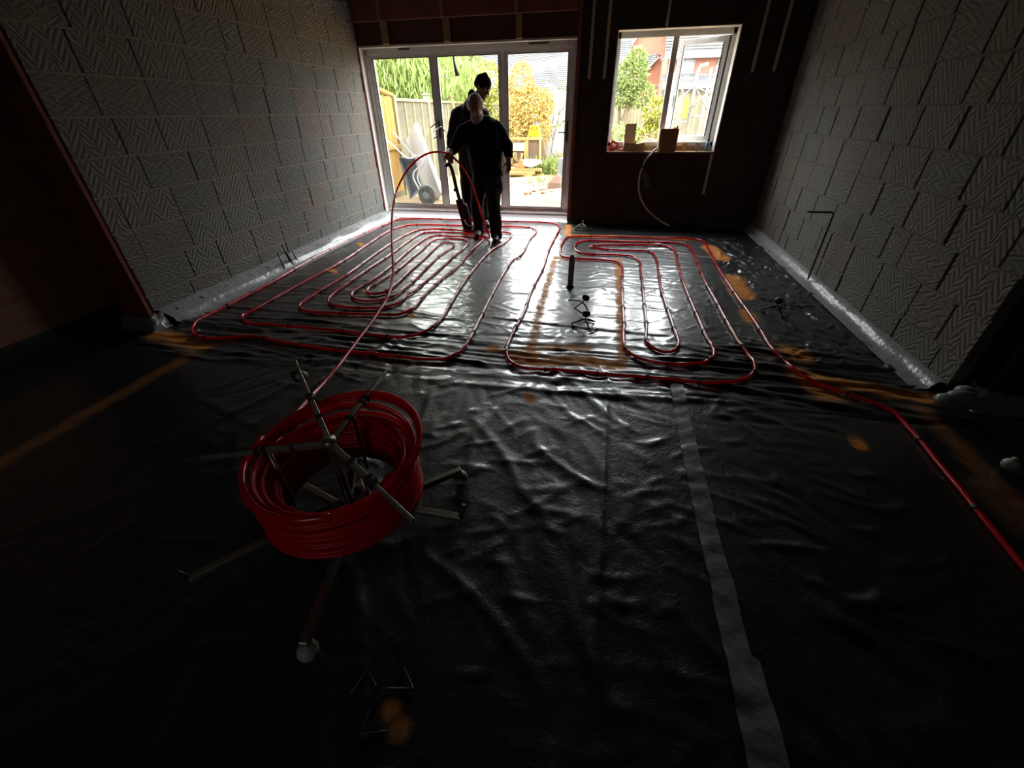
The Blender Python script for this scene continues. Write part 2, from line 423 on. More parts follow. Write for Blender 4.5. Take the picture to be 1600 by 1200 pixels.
class MB:
    """collects vertices and faces of one mesh"""
    def __init__(self):
        self.v = []; self.f = []
    def add(self, vs, fs):
        n = len(self.v)
        self.v += [tuple(p) for p in vs]
        self.f += [tuple(i + n for i in f) for f in fs]
        return self
    def box(self, x0, x1, y0, y1, z0, z1):
        vs = [(x, y, z) for x in (x0, x1) for y in (y0, y1) for z in (z0, z1)]
        return self.add(vs, [(0, 1, 3, 2), (4, 6, 7, 5), (0, 4, 5, 1), (2, 3, 7, 6), (0, 2, 6, 4), (1, 5, 7, 3)])
    def obox(self, a, b, w, h, up=(0, 0, 1)):
        """bar of section w x h from a to b"""
        a = Vector(a); b = Vector(b); d = (b - a).normalized(); up = Vector(up)
        if abs(d.dot(up)) > 0.98: up = Vector((0, 1, 0))
        s = d.cross(up).normalized(); t = s.cross(d).normalized()
        vs = [p + s * i * w / 2 + t * j * h / 2 for p in (a, b) for i in (-1, 1) for j in (-1, 1)]
        return self.add(vs, [(0, 1, 3, 2), (4, 6, 7, 5), (0, 4, 5, 1), (2, 3, 7, 6), (0, 2, 6, 4), (1, 5, 7, 3)])
    def prism(self, poly, axis, a, b):
        """2D polygon extruded along axis (0,1,2) from a to b"""
        n = len(poly)
        def P(p, t):
            q = list(p); q.insert(axis, t); return q
        vs = [P(p, a) for p in poly] + [P(p, b) for p in poly]
        fs = [tuple(range(n)), tuple(range(2 * n - 1, n - 1, -1))]
        fs += [(i, i + n, (i + 1) % n + n, (i + 1) % n) for i in range(n)]
        return self.add(vs, fs)
    def tube(self, pts, r, seg=8, closed=False):
        pts = [Vector(p) for p in pts]; n = len(pts)
        rs = r if isinstance(r, (list, tuple)) else [r] * n
        T = []
        for i in range(n):
            if closed: t = pts[(i + 1) % n] - pts[i - 1]
            else: t = pts[min(i + 1, n - 1)] - pts[max(i - 1, 0)]
            T.append(t.normalized() if t.length > 1e-9 else Vector((0, 0, 1)))
        u = T[0].cross(Vector((0, 0, 1)))
        if u.length < 1e-3: u = T[0].cross(Vector((0, 1, 0)))
        u.normalize(); vs = []
        for i in range(n):
            u = (u - T[i] * u.dot(T[i]))
            if u.length < 1e-6: u = T[i].orthogonal()
            u.normalize(); w = T[i].cross(u)
            for k in range(seg):
                a = 2 * math.pi * k / seg
                vs.append(pts[i] + (u * math.cos(a) + w * math.sin(a)) * rs[i])
        fs = []
        m = n if closed else n - 1
        for i in range(m):
            j = (i + 1) % n
            for k in range(seg):
                l = (k + 1) % seg
                fs.append((i * seg + k, i * seg + l, j * seg + l, j * seg + k))
        if not closed:
            fs.append(tuple(range(seg - 1, -1, -1)))
            fs.append(tuple((n - 1) * seg + k for k in range(seg)))
        return self.add(vs, fs)
    def lathe(self, prof, c=(0, 0, 0), seg=16, axis=2):
        """profile of (radius, height) turned about an axis through c"""
        vs = []; n = len(prof)
        for r, h in prof:
            for k in range(seg):
                a = 2 * math.pi * k / seg
                p = [r * math.cos(a), r * math.sin(a)]
                p.insert(axis, h)
                vs.append([p[i] + c[i] for i in range(3)])
        fs = []
        for i in range(n - 1):
            for k in range(seg):
                l = (k + 1) % seg
                fs.append((i * seg + k, i * seg + l, (i + 1) * seg + l, (i + 1) * seg + k))
        fs.append(tuple(range(seg - 1, -1, -1)))
        fs.append(tuple((n - 1) * seg + k for k in range(seg)))
        return self.add(vs, fs)
    def ball(self, c, r, seg=12, rings=8, scale=(1, 1, 1)):
        prof = []
        for i in range(rings + 1):
            a = math.pi * i / rings
            prof.append((max(r * math.sin(a), r * 0.02), -r * math.cos(a)))
        b = MB().lathe(prof, (0, 0, 0), seg)
        return self.add([(c[0] + p[0] * scale[0], c[1] + p[1] * scale[1], c[2] + p[2] * scale[2]) for p in b.v], b.f)
    def mesh(self, name):
        me = bpy.data.meshes.new(name)
        me.from_pydata(self.v, [], self.f)
        me.validate()
        bm = bmesh.new(); bm.from_mesh(me)
        bmesh.ops.recalc_face_normals(bm, faces=bm.faces)
        bm.to_mesh(me); bm.free()
        return me
    def build(self, name, mat, parent=None, smooth=False, bevel=0.0):
        me = self.mesh(name)
        if bevel:
            bm = bmesh.new(); bm.from_mesh(me)
            bmesh.ops.bevel(bm, geom=bm.edges[:], offset=bevel, segments=1, affect='EDGES', clamp_overlap=True)
            bm.to_mesh(me); bm.free()
        return link(name, me, mat, parent, smooth)

def spline(pts, step):
    """Catmull-Rom through pts, resampled every step metres"""
    P = np.array(pts, float)
    P = np.vstack([2 * P[0] - P[1], P, 2 * P[-1] - P[-2]])
    out = []
    for i in range(1, len(P) - 2):
        p0, p1, p2, p3 = P[i - 1], P[i], P[i + 1], P[i + 2]
        d = [max(np.linalg.norm(b - a), 1e-6) ** 0.5 for a, b in ((p0, p1), (p1, p2), (p2, p3))]
        t0 = 0; t1 = t0 + d[0]; t2 = t1 + d[1]; t3 = t2 + d[2]
        n = max(2, int(np.linalg.norm(p2 - p1) / (step * 0.5)))
        for t in np.linspace(t1, t2, n, endpoint=False):
            A1 = (t1 - t) / (t1 - t0) * p0 + (t - t0) / (t1 - t0) * p1
            A2 = (t2 - t) / (t2 - t1) * p1 + (t - t1) / (t2 - t1) * p2
            A3 = (t3 - t) / (t3 - t2) * p2 + (t - t2) / (t3 - t2) * p3
            B1 = (t2 - t) / (t2 - t0) * A1 + (t - t0) / (t2 - t0) * A2
            B2 = (t3 - t) / (t3 - t1) * A2 + (t - t1) / (t3 - t1) * A3
            out.append((t2 - t) / (t2 - t1) * B1 + (t - t1) / (t2 - t1) * B2)
    out.append(P[-2])
    out = np.array(out)
    s = np.concatenate([[0], np.cumsum(np.linalg.norm(np.diff(out, axis=0), axis=1))])
    q = np.linspace(0, s[-1], max(2, int(s[-1] / step) + 1))
    return np.stack([np.interp(q, s, out[:, k]) for k in range(3)], 1)

def copy_obj(o, parent=None):
    c = o.copy(); COL.objects.link(c)
    if parent is not None: c.parent = parent
    return c

def copy_tree(o, parent=None):
    c = copy_obj(o, parent)
    for ch in list(o.children): copy_tree(ch, c)
    return c

# ------------------------------------------------------------------ the room
XL, XR, YB, YN, ZC = -3.5, 2.06, 6.6, 2.45, 2.85     # left wall, right wall, back wall, end of block walls, ceiling

# floor membrane: one sheet with real folds and crinkles
GX0, GX1, GY0, GY1, GS = -3.9, 3.05, -2.2, 6.62, 0.0135
nx = int((GX1 - GX0) / GS); ny = int((GY1 - GY0) / GS)
gx = np.linspace(GX0, GX1, nx); gy = np.linspace(GY0, GY1, ny)
H = np.zeros((ny, nx), np.float32)
def fold(x, y, ang, L, w, h, curve=0.0):
    ca, sa = math.cos(ang), math.sin(ang)
    ex = abs(ca) * L / 2 + 3 * w + 0.1; ey = abs(sa) * L / 2 + 3 * w + 0.1
    i0, i1 = np.searchsorted(gx, [x - ex, x + ex]); j0, j1 = np.searchsorted(gy, [y - ey, y + ey])
    if i1 - i0 < 2 or j1 - j0 < 2: return
    X, Y = np.meshgrid(gx[i0:i1] - x, gy[j0:j1] - y)
    u = X * ca + Y * sa; v = -X * sa + Y * ca - curve * (u / max(L, 1e-3)) ** 2 * L
    H[j0:j1, i0:i1] += (h * np.exp(-(v / w) ** 2) * np.clip(1 - (2 * u / L) ** 2, 0, 1) ** 0.7).astype(np.float32)
U = NP.uniform
for _ in range(150):      # long folds lying across the room where two sheets pull
    fold(U(-3.3, 2.0), NP.normal(2.52, 0.2), NP.normal(0.02, 0.06), U(0.6, 2.2), U(0.012, 0.028), U(0.003, 0.011) * NP.choice([1, -0.6]), U(-0.1, 0.1))
for _ in range(330):      # folds fanning out over the middle and the front
    x, y = U(-2.2, 1.0), U(0.0, 2.5)
    a = math.atan2(y - 3.6, x + 1.2) + NP.normal(0, 0.3)
    fold(x, y, a, U(0.15, 0.8), U(0.014, 0.034), U(0.002, 0.0085) * NP.choice([1, -0.5]), U(-0.25, 0.25))
for _ in range(420):      # crosswise short folds
    fold(U(-2.0, 1.4), U(0.2, 3.0), NP.normal(0.1, 0.45), U(0.06, 0.35), U(0.012, 0.026), U(0.0015, 0.0062), U(-0.4, 0.4))
for _ in range(1500):     # crinkles in the back half
    fold(U(-3.3, 2.0), U(2.6, 6.5), NP.normal(0.0, 0.7), U(0.08, 0.5), U(0.011, 0.022), U(0.0006, 0.0035) * NP.choice([1, -0.7]), U(-0.5, 0.5))
for _ in range(70):       # long gentle folds to the back
    fold(U(-3.0, 2.0), U(3.0, 6.2), NP.normal(0.05, 0.18), U(0.8, 2.4), U(0.014, 0.03), U(0.002, 0.006) * NP.choice([1, -0.7]))
for _ in range(260):      # loose crumple along the right wall
    fold(U(1.35, 1.98), U(2.7, 6.0), NP.normal(1.75, 0.5), U(0.06, 0.3), U(0.011, 0.018), U(0.005, 0.016) * NP.choice([1, -0.8]), U(-0.5, 0.5))
for _ in range(130):      # strands running to the foot of the right wall
    fold(U(0.9, 2.0), U(2.1, 2.9), NP.normal(-0.12, 0.12), U(0.4, 1.3), U(0.011, 0.022), U(0.003, 0.01) * NP.choice([1, -0.6]))
for _ in range(90):       # left corner
    fold(U(-3.3, -1.6), U(2.0, 2.7), NP.normal(-0.05, 0.2), U(0.3, 1.0), U(0.012, 0.022), U(0.002, 0.007))
for _ in range(120):
    fold(U(-3.6, 2.6), U(-1.0, 1.6), U(0, 3.14), U(0.2, 0.9), U(0.015, 0.03), U(0.001, 0.004))
fold(0.125, 1.5, 1.56, 1.7, 0.012, 0.008)
fold(0.115, 0.7, 1.6, 1.2, 0.02, 0.005)
H = np.clip(H, -0.012, 0.022)
SPRAY = [(0.035,0.8,[(-0.492,4.792),(-0.449,3.318),(-0.417,2.766),(-0.406,2.424)]),(0.035,0.9,[(0.213,4.833),(0.226,4.086),(0.227,3.172),(0.227,2.523)]),(0.03,0.8,[(-0.457,4.748),(0.177,4.803)]),(0.06,0.95,[(-0.48,2.41),(-0.334,2.385),(-0.081,2.466),(0.196,2.432)]),(0.04,0.75,[(-0.414,2.601),(-0.004,2.657)]),(0.09,0.8,[(-0.48,2.456),(-0.385,2.428)]),(0.05,0.7,[(-0.491,6.417),(-0.46,5.883)]),(0.05,0.8,[(-0.419,5.818),(0.345,5.868),(1.197,5.868)]),(0.08,0.95,[(1.316,5.519),(1.368,5.048)]),(0.085,0.95,[(1.339,4.39),(1.323,3.899)]),(0.05,0.9,[(1.251,3.509),(1.246,3.355)]),(0.07,0.8,[(1.367,2.861),(1.421,2.779)]),(0.08,0.85,[(1.351,2.444),(1.407,2.328)]),(0.045,0.8,[(1.293,2.555),(1.58,2.437),(1.794,2.388),(2.016,2.391)]),(0.05,0.2,[(1.858,2.261),(1.847,1.539),(1.841,1.111)]),(0.08,0.13,[(1.794,1.672),(1.809,1.483),(1.832,1.235)]),(0.05,0.2,[(-2.799,0.465),(-2.791,0.926),(-2.796,1.285),(-2.776,2.099)]),(0.07,0.7,[(-2.787,2.156),(-3.1,2.224),(-3.354,2.266)]),(0.03,0.95,[(-0.332,1.973),(-0.317,1.949)]),(0.045,0.95,[(-0.692,2.531),(-0.669,2.496)]),(0.035,0.95,[(1.384,1.897),(1.384,1.877)]),(0.025,0.4,[(-0.413,0.348),(-0.405,0.344)]),(0.03,0.95,[(-3.096,4.998),(-3.007,4.888)]),(0.03,0.95,[(-2.828,3.932),(-2.759,3.857)]),(0.02,0.95,[(-1.513,2.964),(-1.476,2.918)]),(0.02,0.95,[(-2.163,3.406),(-2.112,3.348)]),(0.02,0.4,[(-0.443,0.383),(-0.435,0.378)])]
A = np.zeros((ny, nx), np.float32)
GXX, GYY = np.meshgrid(gx, gy)
wob = (0.006 * np.sin(GXX * 31 + 2 * np.sin(GYY * 17)) + 0.005 * np.sin(GYY * 43 + GXX * 11)).astype(np.float32)
for w, k, pl in SPRAY:
    for (ax, ay), (bx, by) in zip(pl[:-1], pl[1:]):
        lo = (min(ax, bx) - 3 * w - 0.05, min(ay, by) - 3 * w - 0.05); hi = (max(ax, bx) + 3 * w + 0.05, max(ay, by) + 3 * w + 0.05)
        i0, i1 = np.searchsorted(gx, [lo[0], hi[0]]); j0, j1 = np.searchsorted(gy, [lo[1], hi[1]])
        if i1 - i0 < 1 or j1 - j0 < 1: continue
        X = GXX[j0:j1, i0:i1]; Y = GYY[j0:j1, i0:i1]
        dx, dy = bx - ax, by - ay; L2 = dx * dx + dy * dy + 1e-9
        t = np.clip(((X - ax) * dx + (Y - ay) * dy) / L2, 0, 1)
        d = np.hypot(X - ax - t * dx, Y - ay - t * dy) + wob[j0:j1, i0:i1]
        A[j0:j1, i0:i1] = np.maximum(A[j0:j1, i0:i1], k * np.clip(1.5 - d / w, 0, 1))
verts = np.stack([GXX, GYY, H], -1).reshape(-1, 3)
ii = (np.arange(ny - 1)[:, None] * nx + np.arange(nx - 1)[None]).ravel()
faces = np.stack([ii, ii + 1, ii + nx + 1, ii + nx], 1)
fm = bpy.data.meshes.new('floor')
fm.vertices.add(len(verts)); fm.vertices.foreach_set('co', verts.ravel())
fm.loops.add(faces.size); fm.loops.foreach_set('vertex_index', faces.ravel().astype(np.int32))
fm.polygons.add(len(faces)); fm.polygons.foreach_set('loop_start', (np.arange(len(faces)) * 4).astype(np.int32))
fm.polygons.foreach_set('use_smooth', [True] * len(faces))
fm.update(calc_edges=True)
at = fm.attributes.new('spray', 'FLOAT', 'POINT'); at.data.foreach_set('value', A.ravel())
fl = tag(link('floor', fm, 'membrane'), 'crinkled black polythene sheet covering the whole floor', None, None, 'structure')
def floor_z(x, y):
    i = min(max(int((x - GX0) / GS), 0), nx - 1); j = min(max(int((y - GY0) / GS), 0), ny - 1)
    return float(H[j, i])

def block_wall(name, xin, xout, label, jwid, mort_depth, mort):
    """single-skin block wall along y; every block is a part, bed mortar is one part"""
    s = 1 if xin < xout else -1
    wall = MB().box(min(xin + s * 0.06, xout), max(xin + s * 0.06, xout), YN, YB + 0.35, -0.05, ZC + 0.1).build(name, 'void')
    tag(wall, label, None, None, 'structure')
    rr = random.Random(len(name) * 7)
    variants = []
    for L in (0.448, 0.43, 0.225, 0.34):
        for k in range(2):
            g = jwid * (0.6 + 0.8 * k)
            b = MB().box(-0.05, 0.05, -L / 2 + g / 2, L / 2 - g / 2, -0.115, 0.115)
            me = b.mesh('block')
            bm = bmesh.new(); bm.from_mesh(me)
            bmesh.ops.bevel(bm, geom=bm.edges[:], offset=0.004, segments=1, affect='EDGES')
            bm.to_mesh(me); bm.free()
            me.materials.append(MT['block'])
            variants.append((L, me))
    mortar = MB()
    for c in range(12):
        z = -0.02 + 0.24 * c
        mortar.box(*(sorted((xin + s * mort_depth, xin + s * 0.07))), YN + 0.002, YB, z - 0.006, z + 0.006)
        y = YB - rr.choice([0.0, 0.225]) + rr.uniform(-0.05, 0.05) if c % 2 else YB - 0.12 + rr.uniform(-0.04, 0.04)
        y = min(y + 0.2, YB)
        first = True
        while y > YN + 0.06:
            L, me = rr.choice(variants[:4] * 5 + variants[4:])
            if first and c % 2: L, me = variants[4]
            first = False
            if y - L < YN + 0.09:
                L0 = y - YN
                me = me.copy()
                for vv in me.vertices: vv.co.y *= (L0 - 0.002) / L
                L = L0
            o = bpy.data.objects.new('block', me)
            o.location = (xin + s * (0.05 + rr.uniform(-0.002, 0.003)), y - L / 2, z + 0.12 + rr.uniform(-0.0015, 0.0015))
            COL.objects.link(o); o.parent = wall
            y -= L
    mo = mortar.build('mortar', mort, wall)
    return wall
block_wall('wall_left', XL, XL - 0.25, 'grey keyed block wall with pale bed joints left of the glazed doors', 0.005, 0.002, 'mortar')
block_wall('wall_right', XR, XR + 0.25, 'grey keyed block wall with dark open joints right of the window', 0.016, 0.004, 'mortardark')

# back wall with the door and window openings, and the walls of the old house behind the camera
DX0, DX1, DZ1 = XL, -0.53, 2.17
WX0, WX1, WZ0, WZ1 = -0.05, 1.345, 0.945, 2.225
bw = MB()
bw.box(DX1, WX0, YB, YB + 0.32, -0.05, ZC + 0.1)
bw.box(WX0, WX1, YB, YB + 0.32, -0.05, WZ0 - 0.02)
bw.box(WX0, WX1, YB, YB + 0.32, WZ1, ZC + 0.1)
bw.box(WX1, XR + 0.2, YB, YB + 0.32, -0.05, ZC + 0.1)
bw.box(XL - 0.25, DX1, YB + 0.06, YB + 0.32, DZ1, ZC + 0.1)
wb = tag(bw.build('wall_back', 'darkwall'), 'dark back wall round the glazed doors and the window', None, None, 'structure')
for (z0, z1, y0) in ((2.42, 2.63, YB - 0.035), (2.635, ZC, YB - 0.035)):
    MB().box(XL, DX1, y0, YB + 0.06, z0, z1).build('header_board', 'headboard', wb, bevel=0.004)
MB().box(XL, DX1, YB + 0.02, YB + 0.06, DZ1 + 0.012, 2.42).build('header_board', 'headdark', wb)
for x, w in ((-3.07, 0.085), (-2.21, 0.085), (-1.26, 0.075)):
    MB().box(x - w / 2, x + w / 2, YB - 0.03, YB + 0.02, DZ1 + 0.012, 2.42).build('batten', 'timber', wb, bevel=0.003)
    MB().box(x - 0.05, x - 0.015, YB - 0.065, YB - 0.035, 2.42, ZC).build('batten', 'timber', wb, bevel=0.003)
tag(MB().box(DX1, DX1 + 0.045, YB - 0.02, YB, 0.02, 2.5).build('trim_1', 'headboard'), 'reddish timber strip beside the glazed doors', None, None, 'structure')
tag(MB().box(XL - 0.01, XL + 0.012, YB - 0.02, YB, 0.06, DZ1).build('trim_2', 'redsteel'), 'thin red brown edge where the left wall meets the door reveal', None, None, 'structure')
tag(MB().box(XL, XL + 0.02, YB, YB + 0.13, 0.0, DZ1).build('trim_3', 'reveal'), 'white reveal lining left of the glazed doors', None, None, 'structure')
tag(MB().box(XL, DX1, YB, YB + 0.13, DZ1 - 0.012, DZ1 + 0.01).build('trim_4', 'reveal'), 'white reveal lining above the glazed doors', None, None, 'structure')
tag(MB().box(-3.95, 2.9, YN - 0.35, YB + 0.6, ZC, ZC + 0.25).build('ceiling', 'ceiling'), 'dark ceiling over the new room', None, None, 'structure')
tag(MB().box(-3.95, 3.2, -2.4, YN - 0.35, ZC - 0.15, ZC + 0.1).build('ceiling_house', 'ceiling'), 'dark ceiling of the old house', None, None, 'structure')
hl = MB().box(-4.05, -3.8, -2.3, YN - 0.02, -0.05, ZC + 0.1)
hl.box(-4.05, XL - 0.24, YN - 0.02, YN + 0.1, -0.05, ZC + 0.1)
tag(hl.build('wall_house_left', 'housewall'), 'old brown brick wall left of the red steel post', None, None, 'structure')
hr = MB().box(2.95, 3.2, -2.3, YN, -0.05, ZC + 0.1)
hr.box(XR + 0.24, 3.2, YN, YN + 0.15, -0.05, ZC + 0.1)
tag(hr.build('wall_house_right', 'housewall'), 'dark wall beyond the right hand post', None, None, 'structure')
rw = MB()
rw.box(-4.05, -1.05, -2.5, -2.2, -0.05, ZC + 0.1); rw.box(-0.6, 3.2, -2.5, -2.2, -0.05, ZC + 0.1)
rw.box(-1.05, -0.6, -2.5, -2.2, -0.05, 1.25); rw.box(-1.05, -0.6, -2.5, -2.2, 1.65, ZC + 0.1)
tag(rw.build('wall_rear', 'housewall'), 'wall of the old house behind the camera', None, None, 'structure')
w2 = empty('added_fill_window', (-0.825, -2.4, 1.25), 0, 'small window added behind the camera to let in fill light', None, None, 'structure')  # unseen window, added so sky light fills the coil and foreground
b = MB(); b.box(-0.225, -0.2, -0.03, 0.03, 0, 0.4); b.box(0.2, 0.225, -0.03, 0.03, 0, 0.4); b.box(-0.2, 0.2, -0.03, 0.03, 0, 0.025); b.box(-0.2, 0.2, -0.03, 0.03, 0.375, 0.4)
b.build('window_frame', 'upvc', w2)
MB().box(-0.2, 0.2, -0.003, 0.003, 0.025, 0.375).build('pane', 'glass', w2)
tag(MB().box(-16, 16, -30, -2.5, -0.2, 0.0).build('ground_front', 'soil'), 'ground in front of the old house', None, None, 'structure')

def steel_post(x0, x1, label):
    p = empty('steel_post', ((x0 + x1) / 2, YN - 0.1, 0), 0, label, 'post')
    w = (x1 - x0) / 2
    b = MB().box(-w, w, -0.01, 0.02, 0.004, ZC - 0.16)            # front flange
    s_ = -1 if x0 < 0 else 1
    b.box(s_ * 0.03 - 0.012, s_ * 0.03 + 0.012, 0.02, 0.075, 0.004, ZC - 0.16)
    b.box(min(s_ * w, -s_ * 0.0), max(s_ * w, -s_ * 0.0), 0.075, 0.095, 0.004, ZC - 0.16)
    b.build('column', 'redsteel' if x0 < 0 else 'shadedredsteel', p, bevel=0.003)
    MB().box(-w - 0.015, w + 0.015, -0.025, 0.1, 0.0, 0.018).build('base_plate', 'redsteel' if x0 < 0 else 'shadedredsteel', p)
    sh = MB(); rw_ = random.Random(int(x0 * 100)); N_ = 26; vs = []; fs = []
    per = [(-w - 0.02, 0.085), (-w - 0.02, -0.03), (w + 0.02, -0.03), (w + 0.02, 0.085)]
    for k in range(N_ + 1):
        t = 3 * k / N_; s_ = min(int(t), 2); ft = t - s_
        px = per[s_][0] + (per[s_ + 1][0] - per[s_][0]) * ft; py = per[s_][1] + (per[s_ + 1][1] - per[s_][1]) * ft
        for l, (zz, ow) in enumerate(((0.004, 0.05), (0.02, 0.02), (0.05, 0.006), (0.085, 0.002), (0.115, 0.0))):
            dx = px / (w + 0.02); dy = -1 if py < 0 else 0
            vs.append((px + dx * ow + rw_.uniform(-0.006, 0.006), py + dy * ow + rw_.uniform(-0.006, 0.004), zz + (rw_.uniform(-0.012, 0.02) if l else 0)))
    for k in range(N_):
        for l in range(4): fs.append((k * 5 + l, (k + 1) * 5 + l, (k + 1) * 5 + l + 1, k * 5 + l + 1))
    sh.add(vs, fs)
    sh.build('plastic_wrap', 'clearsheet', p, True)
    return p
steel_post(-3.665, -3.405, 'red oxide steel post at the end of the left block wall')
steel_post(2.17, 2.42, 'red oxide steel post, coloured darker for shade, at the end of the right block wall')

# upstands: membrane lapped over the edge insulation at the foot of the walls
def upstand(name, prof, y0, y1, mat, label, dimple, seed):
    r = random.Random(seed); n = int((y1 - y0) / 0.03); m = len(prof); vs = []; fs = []
    for i in range(n + 1):
        y = y0 + (y1 - y0) * i / n
        for k, (x, z) in enumerate(prof):
            jit = 0.0 if k in (0, m - 1) else 1.0
            vs.append((x + jit * r.uniform(-0.003, 0.003) + jit * 0.004 * math.sin(y * 9 + k), y, max(0.0, z + jit * (r.uniform(-0.003, 0.003) + 0.004 * math.sin(y * 7.3 + k * 2)))))
    for i in range(n):
        for k in range(m - 1):
            fs.append((i * m + k, i * m + k + 1, (i + 1) * m + k + 1, (i + 1) * m + k))
    b = MB().add(vs, fs)
    o = b.build(name, mat, None, True)
    tag(o, label, None, None, 'structure')
    if dimple:
        d = MB().lathe([(0.004, 0.003), (0.011, 0.004), (0.014, 0.0)], seg=10)
        me = d.mesh('fixing_dimple'); me.materials.append(MT['greypvc'])
        for i in range(dimple):
            q = bpy.data.objects.new('fixing_dimple', me)
            q.location = (-3.408, y0 + 0.12 + i * 0.28 + r.uniform(-0.04, 0.04), 0.083)
            q.rotation_euler = (0, math.radians(28), 0)
            COL.objects.link(q); q.parent = o
    return o
upstand('baseboard_left', [(-3.499, 0.10), (-3.46, 0.098), (-3.36, 0.058), (-3.345, 0.05), (-3.34, 0.02), (-3.27, 0.012), (-3.23, 0.004)], YN + 0.02, YB - 0.01, 'sheet', 'grey sheet lapped over the edge strip along the left wall', 14, 3)
upstand('baseboard_right', [(2.059, 0.068), (2.03, 0.066), (2.005, 0.04), (1.99, 0.018), (1.95, 0.012), (1.92, 0.005)], YN + 0.02, YB - 0.01, 'sheet', 'pale sheet lapped up the foot of the right wall', 0, 5)
upstand('baseboard_back', [(-0.5, 0), (-0.5, 0)], 0.0, 0.1, 'sheet', 'x', 0, 1) if False else None
bb = MB()
for i in range(60):
    x0 = -0.5 + i * 0.042; zz = 0.05 + 0.008 * math.sin(i * 1.3)
    bb.add([(x0, 6.598, zz + 0.02), (x0 + 0.042, 6.598, 0.07 + 0.008 * math.sin((i + 1) * 1.3)), (x0 + 0.042, 6.54, 0.012), (x0, 6.54, 0.012)], [(0, 1, 2, 3)])
tag(bb.build('baseboard_back', 'membrane', None, True), 'black sheet lapped up the foot of the back wall', None, None, 'structure')
hb = MB()
for i in range(26):
    y = -1.9 + i * 0.166
    hb.add([(-3.799, y, 0.16), (-3.799, y + 0.166, 0.16), (-3.72, y + 0.166, 0.03 + 0.01 * math.sin(i + 1)), (-3.72, y, 0.03 + 0.01 * math.sin(i)), (-3.6, y, 0.003), (-3.6, y + 0.166, 0.003)], [(0, 1, 2, 3), (3, 2, 5, 4)])
tag(hb.build('baseboard_house', 'membrane', None, True), 'grey sheet edge along the old brick wall', None, None, 'structure')

# glazed doors: frame, three leaves, panes, handles
FY0, FY1 = 6.715, 6.785
door = empty('door_1', (-1.99, 6.75, 0.1), 0, 'white framed glazed doors with three tall panes', None, None, 'structure')
def dpart(mb, name, mat, parent=door, off=(-1.99, 6.75, 0.1), **k):
    mb.v = [(x - off[0], y - off[1], z - off[2]) for x, y, z in mb.v]
    return mb.build(name, mat, parent, **k)
f = MB()
f.box(XL + 0.02, XL + 0.085, FY0, FY1, 0.09, 2.155); f.box(-0.585, -0.53, FY0, FY1, 0.09, 2.155)
f.box(XL + 0.02, -0.53, FY0, FY1, 2.085, 2.158); f.box(XL + 0.02, -0.53, FY0 - 0.02, FY1 + 0.02, 0.075, 0.125)
dpart(f, 'door_frame', 'upvc', bevel=0.006)
g = MB()
for z in (2.10, 2.125, 2.145):
    g.box(XL + 0.03, -0.54, FY0 - 0.006, FY0, z, z + 0.008)
dpart(g, 'head_bead', 'upvc')
for x0, x1 in ((-2.96, -2.80), (-1.16, -0.9)):
    dpart(MB().box(x0, x1, FY0 - 0.012, FY0 - 0.001, 2.133, 2.150), 'vent_slot', 'black')
dpart(MB().box(XL + 0.03, -0.54, FY0 - 0.03, FY0 + 0.02, -0.02 + 0.02, 0.078), 'threshold', 'greypvc')
LE = ((-3.413, -2.478, -3.365, -2.53), (-2.474, -1.51, -2.425, -1.565), (-1.506, -0.587, -1.445, -0.64))
for (a, b, c, d) in LE:
    l = MB()
    l.box(a, c, FY0 + 0.005, FY1 - 0.005, 0.13, 2.083); l.box(d, b, FY0 + 0.005, FY1 - 0.005, 0.13, 2.083)
    l.box(c, d, FY0 + 0.005, FY1 - 0.005, 2.05, 2.083); l.box(c, d, FY0 + 0.005, FY1 - 0.005, 0.13, 0.185)
    leaf = dpart(l, 'door_leaf', 'upvc', bevel=0.004)
    s = MB()
    w = 0.008
    s.box(c, c + w, FY0 + 0.003, FY0 + 0.02, 0.185, 2.05); s.box(d - w, d, FY0 + 0.003, FY0 + 0.02, 0.185, 2.05)
    s.box(c, d, FY0 + 0.003, FY0 + 0.02, 0.185, 0.193); s.box(c, d, FY0 + 0.003, FY0 + 0.02, 2.042, 2.05)
    dpart(s, 'gasket', 'upvcgrey', leaf)
    dpart(MB().box(c, d, 6.752, 6.757, 0.185, 2.05), 'pane', 'glass', leaf)
hd = MB(); hd.box(-0.622, -0.6, FY0 - 0.012, FY0 + 0.004, 1.05, 1.30)
h1 = dpart(hd, 'handle_plate', 'black')
lv = MB().tube([(-0.611, FY0 - 0.01, 1.165), (-0.611, FY0 - 0.055, 1.165), (-0.63, FY0 - 0.06, 1.166), (-0.73, FY0 - 0.06, 1.17)], [0.009, 0.009, 0.009, 0.007], 8)
dpart(lv, 'lever', 'black', h1, smooth=True)
hd = MB(); hd.box(-2.487, -2.465, FY0 - 0.012, FY0 + 0.004, 1.10, 1.32)
h2 = dpart(hd, 'handle_plate', 'black')
dpart(MB().tube([(-2.48, FY0 - 0.01, 1.295), (-2.48, FY0 - 0.06, 1.295), (-2.50, FY0 - 0.065, 1.293), (-2.585, FY0 - 0.065, 1.235)], 0.0085, 8), 'lever', 'black', h2, smooth=True)
dpart(MB().tube([(-2.45, FY0 - 0.01, 1.21), (-2.42, FY0 - 0.06, 1.245), (-2.38, FY0 - 0.06, 1.195), (-2.39, FY0 - 0.01, 1.18)], 0.008, 8), 'lever', 'black', h2, smooth=True)
dpart(MB().tube([(-2.435, FY0 - 0.01, 1.245), (-2.44, FY0 - 0.06, 1.245), (-2.56, FY0 - 0.062, 1.18)], 0.007, 8), 'latch_bar', 'chrome', h2, smooth=True)
